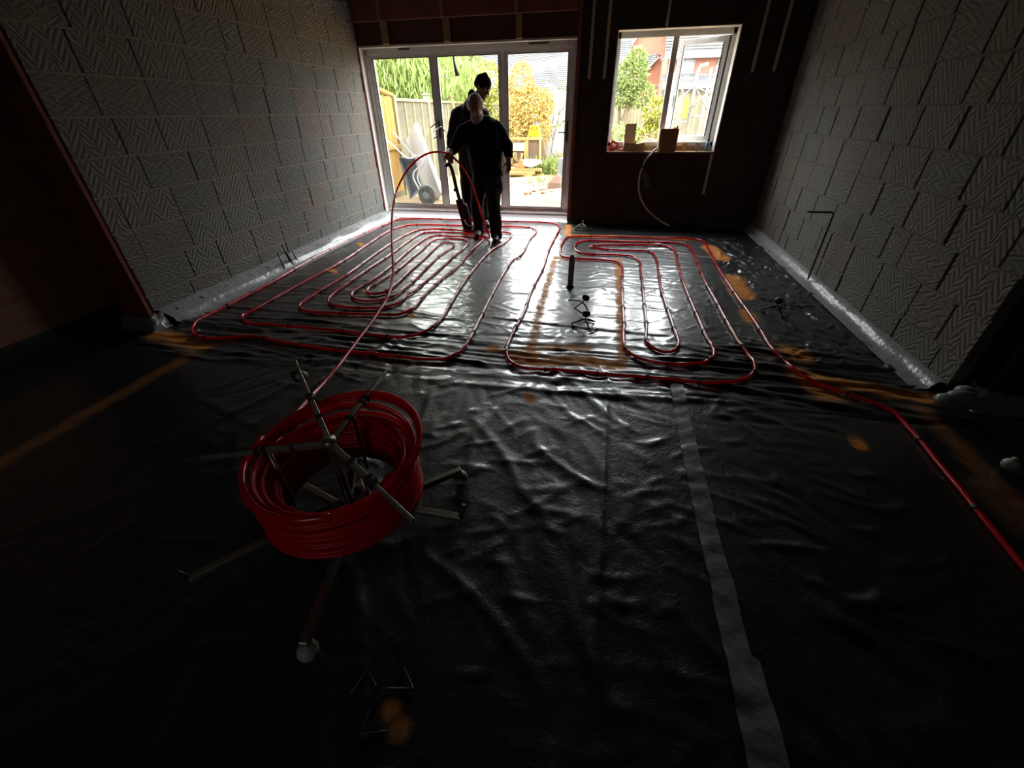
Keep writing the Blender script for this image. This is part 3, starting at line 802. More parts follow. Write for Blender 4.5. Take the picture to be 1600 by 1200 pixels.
dpart(MB().tube([(-2.50, FY0 - 0.01, 1.13), (-2.50, FY0 - 0.05, 1.13), (-2.565, FY0 - 0.055, 1.095)], 0.0075, 8), 'lever', 'black', h2, smooth=True)

# window: frame, fixed pane, open casement, sill board
win = empty('window_1', (0.65, 6.8, 0.945), 0, 'white window with its right casement standing open', None, None, 'structure')
WO = (0.65, 6.8, 0.945)
def wpart(mb, name, mat, parent=win, **k): return dpart(mb, name, mat, parent, WO, **k)
f = MB()
f.box(WX0 + 0.005, 0.0, 6.76, 6.83, 0.985, WZ1 - 0.005); f.box(1.285, WX1 - 0.005, 6.76, 6.83, 0.985, WZ1 - 0.005)
f.box(WX0 + 0.005, WX1 - 0.005, 6.76, 6.83, 2.155, WZ1 - 0.005); f.box(WX0 + 0.005, WX1 - 0.005, 6.76, 6.83, 0.985, 1.05)
f.box(0.62, 0.69, 6.755, 6.83, 1.05, 2.155)
wf = wpart(f, 'window_frame', 'upvc', bevel=0.005)
wpart(MB().box(0.0, 0.62, 6.793, 6.798, 1.05, 2.155), 'pane', 'glass', wf)
# casement hinged on the right, swung outwards
cs = empty('casement', (1.285 - WO[0], 6.80 - WO[1], 0), math.radians(-27)); cs.parent = win
c = MB(); cw = 0.6
c.box(-cw, -cw + 0.06, -0.03, 0.03, 0.11, 1.205); c.box(-0.06, 0, -0.03, 0.03, 0.11, 1.205)
c.box(-cw + 0.06, -0.06, -0.03, 0.03, 1.145, 1.205); c.box(-cw + 0.06, -0.06, -0.03, 0.03, 0.11, 0.17)
c.build('casement_frame', 'upvc', cs, bevel=0.005)
c = MB(); c.box(-cw + 0.06, -cw + 0.068, -0.033, -0.02, 0.17, 1.145); c.box(-0.068, -0.06, -0.033, -0.02, 0.17, 1.145); c.box(-0.004, 0.004, -0.036, -0.028, 0.11, 1.2)
c.build('gasket', 'upvcgrey', cs)
MB().box(-cw + 0.06, -0.06, -0.003, 0.003, 0.17, 1.145).build('pane', 'glass', cs)
MB().box(-cw + 0.02, -cw + 0.04, -0.055, -0.03, 0.5, 0.62).build('handle', 'upvc', cs, bevel=0.004)
sb = MB().box(WX0 + 0.002, WX1 - 0.002, YB - 0.02, 6.76, WZ0 - 0.02, WZ0)
wpart(sb, 'window_sill', 'timber', bevel=0.003)
wpart(MB().box(WX0 + 0.002, WX1 - 0.002, 6.745, 6.76, WZ0, 1.0), 'back_board', 'timber')
rv = MB(); rv.box(WX1 - 0.012, WX1, YB, 6.76, WZ0, WZ1); rv.box(WX0, WX0 + 0.012, YB, 6.76, WZ0, WZ1); rv.box(WX0, WX1, YB, 6.76, WZ1 - 0.01, WZ1)
wpart(rv, 'reveal_board', 'reveal')

# conduits chased on the back wall
def conduit(x, z0, z1, label, lean=0.0):
    b = MB().box(-0.013, 0.013, -0.014, 0.0, 0, z1 - z0)
    b.box(-0.018, -0.013, -0.004, 0.0, 0, z1 - z0); b.box(0.013, 0.018, -0.004, 0.0, 0, z1 - z0)
    o = b.build('cable_conduit', 'conduit', None, bevel=0.002)
    o.location = (x, YB - 0.0005, z0); o.rotation_euler = (0, lean, 0)
    tag(o, label, 'conduit', 'cable conduits on the back wall')
conduit(-0.355, 1.75, 2.84, 'pale vertical cable conduit on the dark wall nearest the glazed doors')
conduit(-0.165, 1.75, 2.84, 'pale vertical cable conduit just left of the window top corner')
conduit(0.505, 2.235, 2.84, 'short pale cable conduit running up from above the window')
conduit(1.565, 1.77, 2.84, 'pale cable conduit right of the window, nearer to it')
conduit(1.80, 1.775, 2.84, 'pale cable conduit nearest the right block wall')
conduit(1.325, 0.43, 0.92, 'pale cable conduit below the right end of the window sill')

# flexible pipe hanging from the sill with a rag tied to it
hp = empty('hanging_hose', (0.55, YB - 0.05, 0), 0, 'pale flexible hose drooping from the window sill to the floor', 'hose')
P = spline([(0.66, 6.63, 0.962), (0.60, 6.57, 0.975), (0.55, 6.55, 0.92), (0.485, 6.55, 0.84), (0.45, 6.55, 0.72), (0.437, 6.55, 0.60), (0.455, 6.55, 0.48), (0.51, 6.54, 0.35), (0.60, 6.52, 0.235), (0.72, 6.5, 0.14), (0.86, 6.47, 0.06), (0.95, 6.45, 0.03)], 0.02)
MB().tube([(p[0] - 0.55, p[1] - YB + 0.05, p[2]) for p in P], 0.013, 10).build('hose', 'conduit', hp, True)
rg = MB(); 
rag = [(0.0, 0.0, 0.76), (0.03, -0.03, 0.70), (0.05, -0.035, 0.63), (0.075, -0.04, 0.57), (0.10, -0.045, 0.52)]
rg.tube([(x - 0.075, y, z) for x, y, z in rag], [0.018, 0.022, 0.03, 0.04, 0.018], 7)
rg.tube([(-0.07, -0.005, 0.76), (-0.11, -0.02, 0.775), (-0.13, -0.02, 0.76)], [0.014, 0.02, 0.006], 6)
rg.build('rag', pm('grey_rag', (0.16, 0.155, 0.15), 0.9, 0.2, noise=(40, (0.07, 0.07, 0.07))), hp, True)

# ------------------------------------------------------------------ things on the floor
# seam tape
tp = MB(); n = 260; vs = []; fs = []; rt = random.Random(2)
for i in range(n + 1):
    y = 2.27 - i * (3.6 / n)
    wl = 0.506 + 0.004 * math.sin(y * 3) + (0.004 if 0.9 < y < 1.0 else 0); wr = wl + (0.082 if y > 1.3 else 0.075) + 0.006 * math.sin(y * 2.2) + (0.022 if y < 0.72 else 0)
    for k in range(5):
        x = wl + (wr - wl) * k / 4
        vs.append((x, y, max(floor_z(x, y), floor_z(x + 0.02, y), floor_z(x - 0.02, y), floor_z(x, y + 0.02), floor_z(x, y - 0.02)) + 0.003 + 0.0012 * math.sin(i * 0.9 + k) + (0.006 if 1.10 < y < 1.16 and k in (1, 2) else 0)))
for i in range(n):
    for k in range(4): fs.append((i * 5 + k, i * 5 + k + 1, (i + 1) * 5 + k + 1, (i + 1) * 5 + k))
tag(tp.add(vs, fs).build('seam_tape', 'tape', None, True), 'long strip of grey tape along a seam in the black floor sheet', 'tape')

# heating pipe laid in loops, lifted through the man's hand and on to the coil
PIPE = [(1.632,0.867,0.013),(1.634,1.031,0.013),(1.628,1.227,0.013),(1.635,1.312,0.013),(1.644,1.458,0.013),(1.656,1.597,0.013),(1.668,1.792,0.013),(1.682,2.039,0.013),(1.665,2.194,0.013),(1.586,2.274,0.013),(1.502,2.342,0.013),(1.381,2.407,0.013),(1.308,2.52,0.013),(1.278,2.712,0.013),(1.254,2.815,0.013),(1.258,3.167,0.013),(1.253,3.553,0.013),(1.245,4.026,0.013),(1.25,4.687,0.013),(1.279,5.431,0.013),(1.264,5.755,0.013),(1.082,5.847,0.013),(0.679,5.815,0.013),(0.269,5.803,0.013),(-0.201,5.751,0.013),(-0.41,5.697,0.013),(-0.471,5.384,0.013),(-0.454,4.978,0.013),(-0.398,4.782,0.013),(-0.234,4.731,0.013),(0.034,4.737,0.013),(0.199,4.69,0.013),(0.255,4.521,0.013),(0.248,4.076,0.013),(0.245,3.554,0.013),(0.248,3.057,0.013),(0.242,2.75,0.013),(0.258,2.647,0.013),(0.328,2.545,0.013),(0.455,2.501,0.013),(0.633,2.508,0.013),(0.753,2.556,0.013),(0.824,2.637,0.013),(0.852,2.756,0.013),(0.84,2.989,0.013),(0.834,3.315,0.013),(0.828,3.703,0.013),(0.829,4.175,0.013),(0.853,4.761,0.013),(0.869,5.278,0.013),(0.77,5.44,0.013),(0.41,5.428,0.013),(-0.03,5.34,0.013),(-0.125,5.269,0.013),(-0.074,5.214,0.013),(0.166,5.164,0.013),(0.4,5.176,0.013),(0.583,5.146,0.013),(0.633,4.912,0.013),(0.621,4.383,0.013),(0.604,3.862,0.013),(0.614,3.44,0.013),(0.623,3.088,0.013),(0.631,2.853,0.013),(0.613,2.757,0.013),(0.556,2.672,0.013),(0.495,2.661,0.013),(0.433,2.724,0.013),(0.404,2.811,0.013),(0.419,3.051,0.013),(0.427,3.45,0.013),(0.437,3.94,0.013),(0.443,4.418,0.013),(0.439,4.766,0.013),(0.369,4.924,0.013),(0.166,4.955,0.013),(-0.156,4.943,0.013),(-0.269,5.051,0.013),(-0.301,5.315,0.013),(-0.238,5.499,0.013),(0.014,5.558,0.013),(0.415,5.572,0.013),(0.809,5.606,0.013),(1.022,5.573,0.013),(1.073,5.354,0.013),(1.066,4.797,0.013),(1.038,4.154,0.013),(1.043,3.694,0.013),(1.045,3.238,0.013),(1.054,2.899,0.013),(1.075,2.616,0.013),(1.054,2.51,0.013),(0.989,2.413,0.013),(0.867,2.337,0.013),(0.711,2.303,0.013),(0.51,2.3,0.013),(0.243,2.297,0.013),(0.069,2.296,0.013),(-0.149,2.291,0.013),(-0.424,2.28,0.013),(-0.51,2.335,0.013),(-0.557,2.424,0.013),(-0.581,2.568,0.013),(-0.584,2.799,0.013),(-0.569,3.146,0.013),(-0.586,3.656,0.013),(-0.574,4.382,0.013),(-0.6,4.997,0.013),(-0.593,5.777,0.013),(-0.596,6.183,0.013),(-0.682,6.425,0.013),(-0.883,6.5,0.013),(-1.198,6.5,0.013),(-1.475,6.5,0.013),(-1.983,6.5,0.013),(-2.399,6.5,0.013),(-2.908,6.44,0.013),(-3.175,6.354,0.013),(-3.221,6.066,0.013),(-3.28,5.294,0.013),(-3.272,4.228,0.013),(-3.203,3.457,0.013),(-3.187,2.885,0.013),(-3.173,2.529,0.013),(-3.117,2.4,0.013),(-3.014,2.307,0.013),(-2.891,2.258,0.013),(-2.766,2.263,0.013),(-2.516,2.333,0.013),(-2.219,2.295,0.013),(-1.858,2.264,0.013),(-1.531,2.263,0.013),(-1.295,2.262,0.013),(-1.067,2.266,0.013),(-0.946,2.303,0.013),(-0.896,2.38,0.013),(-0.879,2.524,0.013),(-0.895,2.918,0.013),(-0.927,3.456,0.013),(-0.953,4.096,0.013),(-0.954,4.53,0.013),(-0.898,4.765,0.013),(-0.91,5.453,0.013),(-0.888,5.82,0.013),(-0.895,5.957,0.013),(-0.971,6.089,0.013),(-1.087,6.146,0.013),(-1.386,6.152,0.013),(-1.668,6.119,0.013),(-2.057,6.102,0.013),(-2.569,6.088,0.013),(-2.832,6.012,0.013),(-2.944,5.836,0.013),(-2.981,5.639,0.013),(-2.928,4.87,0.013),(-2.866,4.175,0.013),(-2.882,3.574,0.013),(-2.883,3.157,0.013),(-2.882,2.775,0.013),(-2.882,2.666,0.013),(-2.811,2.594,0.013),(-2.716,2.551,0.013),(-2.561,2.551,0.013),(-2.23,2.56,0.013),(-1.862,2.552,0.013),(-1.675,2.532,0.013),(-1.451,2.527,0.013),(-1.323,2.578,0.013),(-1.237,2.702,0.013),(-1.214,2.922,0.013),(-1.239,3.204,0.013),(-1.274,3.612,0.013),(-1.297,4.038,0.013),(-1.288,4.897,0.013),(-1.207,5.247,0.013),(-1.191,5.619,0.013),(-1.205,5.713,0.013),(-1.24,5.775,0.013),(-1.332,5.807,0.013),(-1.585,5.8,0.013),(-1.771,5.798,0.013),(-1.891,5.805,0.013),(-2.142,5.839,0.013),(-2.386,5.841,0.013),(-2.545,5.777,0.013),(-2.602,5.649,0.013),(-2.643,5.451,0.013),(-2.662,5.223,0.013),(-2.635,4.634,0.013),(-2.568,3.757,0.013),(-2.578,3.358,0.013),(-2.563,3.044,0.013),(-2.544,2.95,0.013),(-2.465,2.872,0.013),(-2.348,2.848,0.013),(-2.081,2.86,0.013),(-1.776,2.897,0.013),(-1.587,2.935,0.013),(-1.529,3.06,0.013),(-1.55,3.4,0.013),(-1.533,3.867,0.013),(-1.502,4.241,0.013),(-1.521,4.729,0.013),(-1.522,5.121,0.013),(-1.516,5.337,0.013),(-1.542,5.407,0.013),(-1.602,5.444,0.013),(-1.791,5.478,0.013),(-2.015,5.469,0.013),(-2.182,5.487,0.013),(-2.276,5.398,0.013),(-2.299,5.227,0.013),(-2.282,4.743,0.013),(-2.24,4.201,0.013),(-2.219,3.719,0.013),(-2.245,3.472,0.013),(-2.236,3.307,0.013),(-2.178,3.207,0.013),(-2.044,3.145,0.013),(-1.902,3.184,0.013),(-1.816,3.301,0.013),(-1.799,3.631,0.013),(-1.795,3.679,0.013),(-1.817,4.051,0.013),(-1.84,4.611,0.013),(-1.816,4.889,0.013),(-1.81,5.045,0.013),(-1.838,5.116,0.013),(-1.883,5.164,0.013),(-1.937,5.179,0.013),(-2.002,5.114,0.013),(-2.012,4.967,0.013),(-1.995,4.754,0.013),(-1.965,4.279,0.013),(-1.954,3.987,0.013),(-1.93,3.687,0.013),(-1.94,3.429,0.013),(-1.979,3.336,0.013),(-2.041,3.314,0.013),(-2.112,3.366,0.013),(-2.146,3.472,0.013),(-2.133,3.64,0.013),(-2.107,3.97,0.013),(-2.122,4.374,0.013),(-2.146,4.872,0.013),(-2.166,5.115,0.013),(-2.143,5.259,0.013),(-2.044,5.324,0.013),(-1.91,5.358,0.013),(-1.774,5.35,0.013),(-1.707,5.295,0.013),(-1.67,5.205,0.013),(-1.652,5.025,0.013),(-1.662,4.64,0.013),(-1.668,3.945,0.013),(-1.695,3.391,0.013),(-1.704,3.373,0.013),(-1.699,3.181,0.013),(-1.763,3.065,0.013),(-1.928,3.003,0.013),(-2.161,2.994,0.013),(-2.302,3.041,0.013),(-2.372,3.127,0.013),(-2.401,3.251,0.013),(-2.418,3.501,0.013),(-2.435,3.949,0.013),(-2.435,4.449,0.013),(-2.474,5.188,0.013),(-2.471,5.508,0.013),(-2.416,5.608,0.013),(-2.201,5.669,0.013),(-1.847,5.659,0.013),(-1.686,5.621,0.013),(-1.565,5.552,0.013),(-1.433,5.39,0.041),(-1.469,5.3,0.228),(-1.514,5.24,0.465),(-1.562,5.2,0.671),(-1.636,5.17,0.838),(-1.725,5.14,0.959),(-1.812,5.12,1.025),(-1.896,5.1,1.042),(-1.989,5.08,1.04),(-2.107,5.03,0.999),(-2.211,4.97,0.919),(-2.277,4.85,0.814),(-2.284,4.65,0.697),(-2.212,4.35,0.573),(-2.108,4.05,0.446),(-1.911,3.6,0.322),(-1.756,3.25,0.232),(-1.644,2.9,0.186),(-1.599,2.6,0.153),(-1.558,2.25,0.13),(-1.49,1.9,0.139),(-1.44,1.6,0.157),(-1.349,1.36,0.225),(-1.277,1.18,0.272),(-1.225,1.05,0.3),(-1.15,0.935,0.425),(-1.135,0.835,0.415),(-1.065,0.735,0.408),(-0.957,0.668,0.404),(-0.835,0.652,0.4),(-0.72,0.69,0.396)]
PP = spline(PIPE, 0.028)
for p in PP:
    if p[2] < 0.016: p[2] = 0.0148 + max(0.0, 0.5 * floor_z(p[0], p[1]))
hpipe = empty('heating_pipe', (-0.6, 4.0, 0), 0, 'long red heating pipe laid in spiral loops over the black floor', 'pipe')
MB().tube([(p[0] + 0.6, p[1] - 4.0, p[2]) for p in PP], 0.0112, 8).build('pipe', 'redpipe', hpipe, True)
cb = MB()
ar = [(0.0175 * math.cos(a), 0.0175 * math.sin(a)) for a in np.linspace(-0.2, math.pi + 0.2, 7)]
for (y0, z0), (y1, z1) in zip(ar[:-1], ar[1:]):
    cb.add([(-0.006, y0, z0), (0.006, y0, z0), (0.006, y1, z1), (-0.006, y1, z1)], [(0, 1, 2, 3)])
    cb.add([(-0.006, y0 * .72, z0 * .72), (0.006, y0 * .72, z0 * .72), (0.006, y1 * .72, z1 * .72), (-0.006, y1 * .72, z1 * .72)], [(0, 3, 2, 1)])
cb.box(-0.004, 0.004, 0.012, 0.018, -0.014, 0.004); cb.box(-0.004, 0.004, -0.018, -0.012, -0.014, 0.004)
cme = cb.mesh('pipe_clip'); cme.materials.append(MT['black'])
i = 8; rc = random.Random(5); ncl = 0
while i < len(PP) - 2 and ncl < 290:
    p, q = PP[i], PP[i + 1]
    if p[2] > 0.03 or p[1] < 0.7: 
        i += 4; continue
    o = bpy.data.objects.new('pipe_clip', cme)
    o.location = (p[0] + 0.6, p[1] - 4.0, p[2] + 0.0005)
    o.rotation_euler = (0, 0, math.atan2(q[1] - p[1], q[0] - p[0]))
    COL.objects.link(o); o.parent = hpipe
    ncl += 1
    i += int(rc.uniform(0.32, 0.5) / 0.028)

# decoiler and the coil on it
HX, HY = -0.86, 0.935
dc = empty('pipe_decoiler', (HX, HY, 0), 0, 'steel spoked pipe decoiler holding the red coil', 'decoiler')
def at_ang(a, r, z): return (r * math.cos(math.radians(a)), r * math.sin(math.radians(a)), z)
MB().lathe([(0.03, 0.05), (0.03, 0.10), (0.016, 0.11), (0.016, 0.44), (0.024, 0.445), (0.024, 0.475)], seg=12).build('center_post', 'steel', dc, True)
for a, r in ((42, 0.47), (-78, 0.49), (162, 0.47)):
    leg = MB().obox(at_ang(a, 0.02, 0.075), at_ang(a, r, 0.075), 0.028, 0.028).build('base_leg', 'steel', dc, bevel=0.003)
    MB().ball(at_ang(a, r - 0.005, 0.034), 0.033, 12, 8).build('ball_foot', 'whiteplug', leg, True)
for a, r in ((0, 0.46), (-130, 0.53), (115, 0.48)):
    sp = MB().obox(at_ang(a, 0.02, 0.165), at_ang(a, r, 0.165), 0.026, 0.022).build('lower_spoke', 'steel', dc, bevel=0.003)
    MB().tube([at_ang(a, r - 0.005, 0.16), at_ang(a + 1, r + 0.01, 0.225)], 0.010, 8).build('end_peg', 'blackwire', sp, True)
for a, r in ((93, 0.49), (-31, 0.49), (-159, 0.42), (135, 0.61)):
    zt = 0.452
    sp = MB().obox(at_ang(a, 0.0, zt), at_ang(a, r * 0.55, zt), 0.020, 0.020)
    sp.obox(at_ang(a, r * 0.5, zt), at_ang(a, r, zt), 0.014, 0.014)
    sp = sp.build('upper_spoke', 'steel', dc, bevel=0.002)
    for t in (0.28, 0.5, 0.56):
        MB().obox(at_ang(a, r * t, zt), at_ang(a, r * t + 0.012, zt), 0.028, 0.028).build('clamp', 'blackwire', sp)
    if a != 135:
        rr_ = 0.205 if a != 93 else 0.17
        MB().tube([at_ang(a, rr_, zt - 0.01), at_ang(a, rr_ * 0.97, 0.17)], 0.008, 8).build('upright_peg', 'steel', sp, True)
    else:
        MB().tube([at_ang(a, r - 0.01, zt - 0.02), at_ang(a, r + 0.004, zt + 0.045)], 0.007, 8).build('end_peg', 'steel', sp, True)
        MB().ball((-0.405, 0.41, zt - 0.018), 0.026, 12, 8, (1.1, 1, 0.75)).build('ball_foot', 'whiteplug', sp, True)
        MB().lathe([(0.014, 0), (0.02, 0.03), (0.012, 0.05)], (-0.43, 0.405, zt - 0.045), 8).build('end_cap', 'black', sp, True)

coil = []
rk = random.Random(9)
turns = 42; CR = 0.0085
layers = [0.262, 0.245, 0.278, 0.229, 0.213]
k = 0
for li, R0 in enumerate(layers):
    nt_ = 10 if li < 3 else 8
    for t in range(nt_):
        zz = t if li % 2 == 0 else nt_ - 1 - t
        z = 0.193 + zz * 0.0195 + rk.uniform(-0.003, 0.003)
        ecc = rk.uniform(-0.008, 0.008); ph = rk.uniform(0, 6.28); tilt = rk.uniform(-0.006, 0.006)
        for s_ in range(40):
            a = 2 * math.pi * s_ / 40
            R_ = R0 + ecc * math.cos(2 * a + ph)
            coil.append((R_ * math.cos(a), R_ * math.sin(a), z + tilt * math.sin(a + ph)))
# loose top turns, standing up a little at the back
for (R0, z, tx, ty, up) in ((0.272, 0.398, 0.0, 0.008, 0.012), (0.285, 0.408, 0.012, 0.02, 0.03), (0.29, 0.40, -0.01, 0.005, 0.01), (0.292, 0.41, 0.01, 0.03, 0.045)):
    for s_ in range(44):
        a = 2 * math.pi * s_ / 44
        coil.append((tx + R0 * math.cos(a), ty + R0 * math.sin(a), z + up * math.sin(a + 0.2)))
for s_ in range(26):
    a = 2 * math.pi * s_ / 44
    coil.append((0.005 + 0.295 * math.cos(a), 0.02 + 0.295 * math.sin(a), 0.415 + 0.03 * math.sin(a)))
arr = np.array(coil); ker = np.ones(5) / 5
sm = arr.copy()
for c_ in range(3): sm[2:-2, c_] = np.convolve(arr[:, c_], ker, 'valid')
cr = np.linalg.norm(sm[:, :2], axis=1, keepdims=True); sm[:, :2] *= (np.linalg.norm(arr[:, :2], axis=1, keepdims=True) / np.maximum(cr, 1e-6)) * 0.999
pc = MB().tube([tuple(p) for p in sm], CR, 8).build('pipe_coil', 'coilpipe', None, True)
pc.location = (HX, HY, 0)
tag(pc, 'fat coil of shiny red pipe resting on the steel decoiler', 'pipe coil')

# screed level markers: bent wire tripods with a black disc
def screed_marker(loc, rz, label, tilt=(0, 0), sc=1.0, mat='blackwire', disc=True):
    e = empty('screed_marker', loc, rz, label, 'level marker', 'wire screed level markers on the floor')
    e.rotation_euler = (tilt[0], tilt[1], rz); e.scale = (sc, sc, sc)
    for k in range(3):
        a = k * 120
        MB().tube([(0, 0, 0.055), at_ang(a, 0.03, 0.052), at_ang(a, 0.11, 0.006), at_ang(a + 45, 0.105, 0.006)], 0.0068, 6).build('leg', mat, e, True)
    MB().tube([(0, 0, 0.045), (0, 0, 0.098)], 0.005, 6).build('stem', mat, e, True)
    if disc: MB().ball((0, 0, 0.105), 0.033, 14, 9, (1, 1, 0.8)).build('disc', 'black', e, True)
    return e
screed_marker((-0.05, 3.0, 0.004), 0.9, 'black wire level marker nearest the camera of the two by the grey pipe stub')
screed_marker((-0.125, 3.29, 0.03), 2.2, 'tipped black wire level marker just in front of the grey pipe stub', (0.5, -0.25))
screed_marker((1.47, 3.53, 0.004), 2.9, 'black wire level marker standing alone near the right wall')
screed_marker((-0.27, 6.2, 0.004), 1.2, 'bright wire level marker by the right foot of the glazed doors', mat='steel', disc=False, sc=1.2)
screed_marker((-0.49, 0.40, 0.004), 0.4, 'dim wire level marker on the dark floor in front of the coil', mat='blackwire', disc=False, sc=0.85)

ws = empty('wire_stand', (-3.37, 3.93, 0.02), 0, 'black bent wire stand leaning by the foot of the left wall', 'wire stand')
for pts in ([(0.03, -0.10, 0.0), (0.0, -0.10, 0.17), (0.0, 0.02, 0.145), (0.02, 0.03, 0.0)], [(0.03, 0.05, 0.0), (0.0, 0.05, 0.12), (0.0, 0.13, 0.125), (0.03, 0.14, -0.01)], [(0.0, 0.02, 0.145), (0.0, 0.05, 0.12)], [(0.03, 0.05, 0.0), (0.0, 0.0, 0.23)]):
    MB().tube(pts, 0.008, 6).build('wire', 'blackwire', ws, True)

rod = MB().tube([(0, 0, 0), (0, 0, 0.56), (0, 0, 0.585), (-0.02, 0, 0.60), (-0.215, 0, 0.60)], 0.0085, 8)
ro = rod.build('bent_rod', 'blackwire', None, True); ro.location = (1.985, 4.33, 0.045)
tag(ro, 'tall black rod bent over at the top standing by the right wall', 'rod')

st = empty('pipe_stub', (-0.24, 3.83, 0), 0, 'short grey waste pipe standing up through the floor sheet', 'pipe stub')
MB().lathe([(0.027, 0.0), (0.027, 0.285), (0.024, 0.29), (0.015, 0.315), (0.006, 0.318)], seg=14).build('pipe', 'greypvc', st, True)
MB().lathe([(0.04, 0.0), (0.036, 0.02), (0.029, 0.03)], seg=14).build('collar', 'membrane', st, True)

b = MB()
rl = random.Random(4)
for k in range(6):
    b.ball((rl.uniform(-0.07, 0.07), rl.uniform(-0.05, 0.05), 0.05 + rl.uniform(0, 0.05)), 0.05, 8, 6, (rl.uniform(0.9, 1.5), rl.uniform(0.7, 1.2), rl.uniform(0.6, 1.0)))
o = b.build('plastic_bundle', 'clearsheet', None, True); o.location = (2.0, 2.3, 0.01)
tag(o, 'crumpled bundle of pale plastic at the foot of the right post', 'plastic')
lb = MB().ball((0, 0, 0.032), 0.032, 12, 8, (1, 1, 0.95)); lb.lathe([(0.012, 0.055), (0.012, 0.07)], seg=8)
o = lb.build('ball_cap', 'whiteplug', None, True); o.location = (1.95, 1.80, 0.008)
tag(o, 'small pale ball lying in the dark by the right edge', 'ball')

# ------------------------------------------------------------------ things on the window sill
SZ = WZ0 + 0.001
saw = empty('hand_saw', (0.03, 6.68, SZ), 0, 'hand saw with a red handle at the left end of the window sill', 'saw')
hb_ = MB()
ring = [(-0.045, 0.0), (-0.02, 0.135), (0.075, 0.095), (0.07, 0.035), (0.035, 0.03), (0.03, 0.0)]
inner = [(-0.012, 0.045), (-0.004, 0.10), (0.052, 0.08), (0.05, 0.055), (0.02, 0.045), (0.0, 0.035)]
for y in (-0.012, 0.012):
    n0 = len(hb_.v); hb_.v += [(x, y, z) for x, z in ring] + [(x, y, z) for x, z in inner]
    for i in range(6):
        j = (i + 1) % 6; hb_.f.append((n0 + i, n0 + j, n0 + 6 + j, n0 + 6 + i))
for i in range(6):
    j = (i + 1) % 6
    hb_.f.append((i, j, 12 + j, 12 + i)); hb_.f.append((6 + i, 18 + i, 18 + j, 6 + j))
hb_.build('handle', 'redplastic', saw)
MB().prism([(0.03, 0.002), (0.17, 0.004), (0.17, 0.02), (0.05, 0.05)], 1, 0.0, 0.002).build('blade', 'sawsteel', saw)
pl_ = MB().tube([(0.0, 0, 0.012), (0.04, 0.0, 0.02), (0.055, 0.01, 0.035)], [0.012, 0.014, 0.006], 7); pl_.tube([(0.0, 0, 0.012), (0.03, -0.03, 0.014), (0.06, -0.03, 0.012)], [0.01, 0.012, 0.006], 7)
o = pl_.build('pliers', 'redplastic', None, True); o.location = (0.125, 6.66, SZ); tag(o, 'small red handled tool between the saw and the open carton', 'tool')
cx = empty('open_carton', (0.32, 6.69, SZ), 0, 'open tan cardboard carton with its flap standing up on the sill', 'carton')
b = MB(); t = 0.004
b.box(-0.14, 0.14, -0.05, -0.05 + t, 0, 0.095); b.box(-0.14, 0.14, 0.045, 0.049, 0, 0.11); b.box(-0.14, -0.136, -0.0455, 0.0445, 0, 0.10); b.box(0.136, 0.14, -0.0455, 0.0445, 0, 0.10); b.box(-0.135, 0.135, -0.045, 0.044, 0, 0.004)
b.build('box', 'card', cx)
MB().obox((-0.07, 0.048, 0.10), (-0.075, 0.055, 0.315), 0.145, 0.004, (0, 1, 0)).build('flap', 'card', cx)
MB().obox((0.02, -0.048, 0.09), (0.135, -0.075, 0.115), 0.004, 0.05, (0, 1, 0.3)).build('flap', 'card', cx)
bx = empty('tool_box', (0.745, 6.68, SZ), 0, 'dark brown carton full of small items standing on the sill', 'carton')
b = MB(); b.box(-0.115, 0.115, -0.06, -0.055, 0, 0.255); b.box(-0.115, 0.115, 0.05, 0.055, 0, 0.255); b.box(-0.115, -0.11, -0.0545, 0.0495, 0, 0.255); b.box(0.11, 0.115, -0.0545, 0.0495, 0, 0.255); b.box(-0.109, 0.109, -0.054, 0.049, 0.002, 0.2)
b.build('box', 'darkcard', bx)
MB().box(-0.112, 0.112, -0.063, -0.06, 0.125, 0.131).build('seam', 'black', bx)
MB().box(-0.121, -0.117, -0.05, 0.05, 0.02, 0.25).build('flap', 'card', bx)
o = MB().lathe([(0.018, 0), (0.02, 0.05), (0.012, 0.06), (0.012, 0.085), (0.004, 0.09)], seg=10).build('spray_nozzle', 'black', None, True); o.location = (0.84, 6.68, SZ + 0.2005); tag(o, 'dark nozzle sticking up out of the dark brown carton', 'nozzle')
o = MB().tube([(0, 0, 0.0), (0, 0, 0.055), (0.02, 0, 0.07), (0.035, 0, 0.055), (0.035, 0, 0.03)], 0.009, 8).build('tape_loop', 'redplastic', None, True); o.location = (0.79, 6.67, SZ + 0.2005); tag(o, 'red loop in the top of the dark brown carton', 'loop')
def cup(x, mat, label):
    o = MB().lathe([(0.022, 0), (0.033, 0.092), (0.035, 0.094), (0.031, 0.09), (0.02, 0.006)], seg=14).build('plastic_cup', mat, None, True)
    o.location = (x, 6.69, SZ); tag(o, label, 'cup', 'cups on the window sill')
cup(0.975, 'clearcup', 'amber cup beside the dark brown carton on the sill')
cup(1.14, 'greycup', 'grey cup between the amber cup and the blue bottle')
bt = empty('bottle', (1.262, 6.69, SZ), 0, 'small blue bottle with a black cap at the right end of the sill', 'bottle')
MB().lathe([(0.024, 0), (0.026, 0.01), (0.026, 0.085), (0.02, 0.1), (0.012, 0.108), (0.012, 0.115)], seg=12).build('body', 'blueplastic', bt, True)
MB().lathe([(0.015, 0.113), (0.015, 0.138), (0.01, 0.142)], seg=12).build('cap', 'black', bt, True)

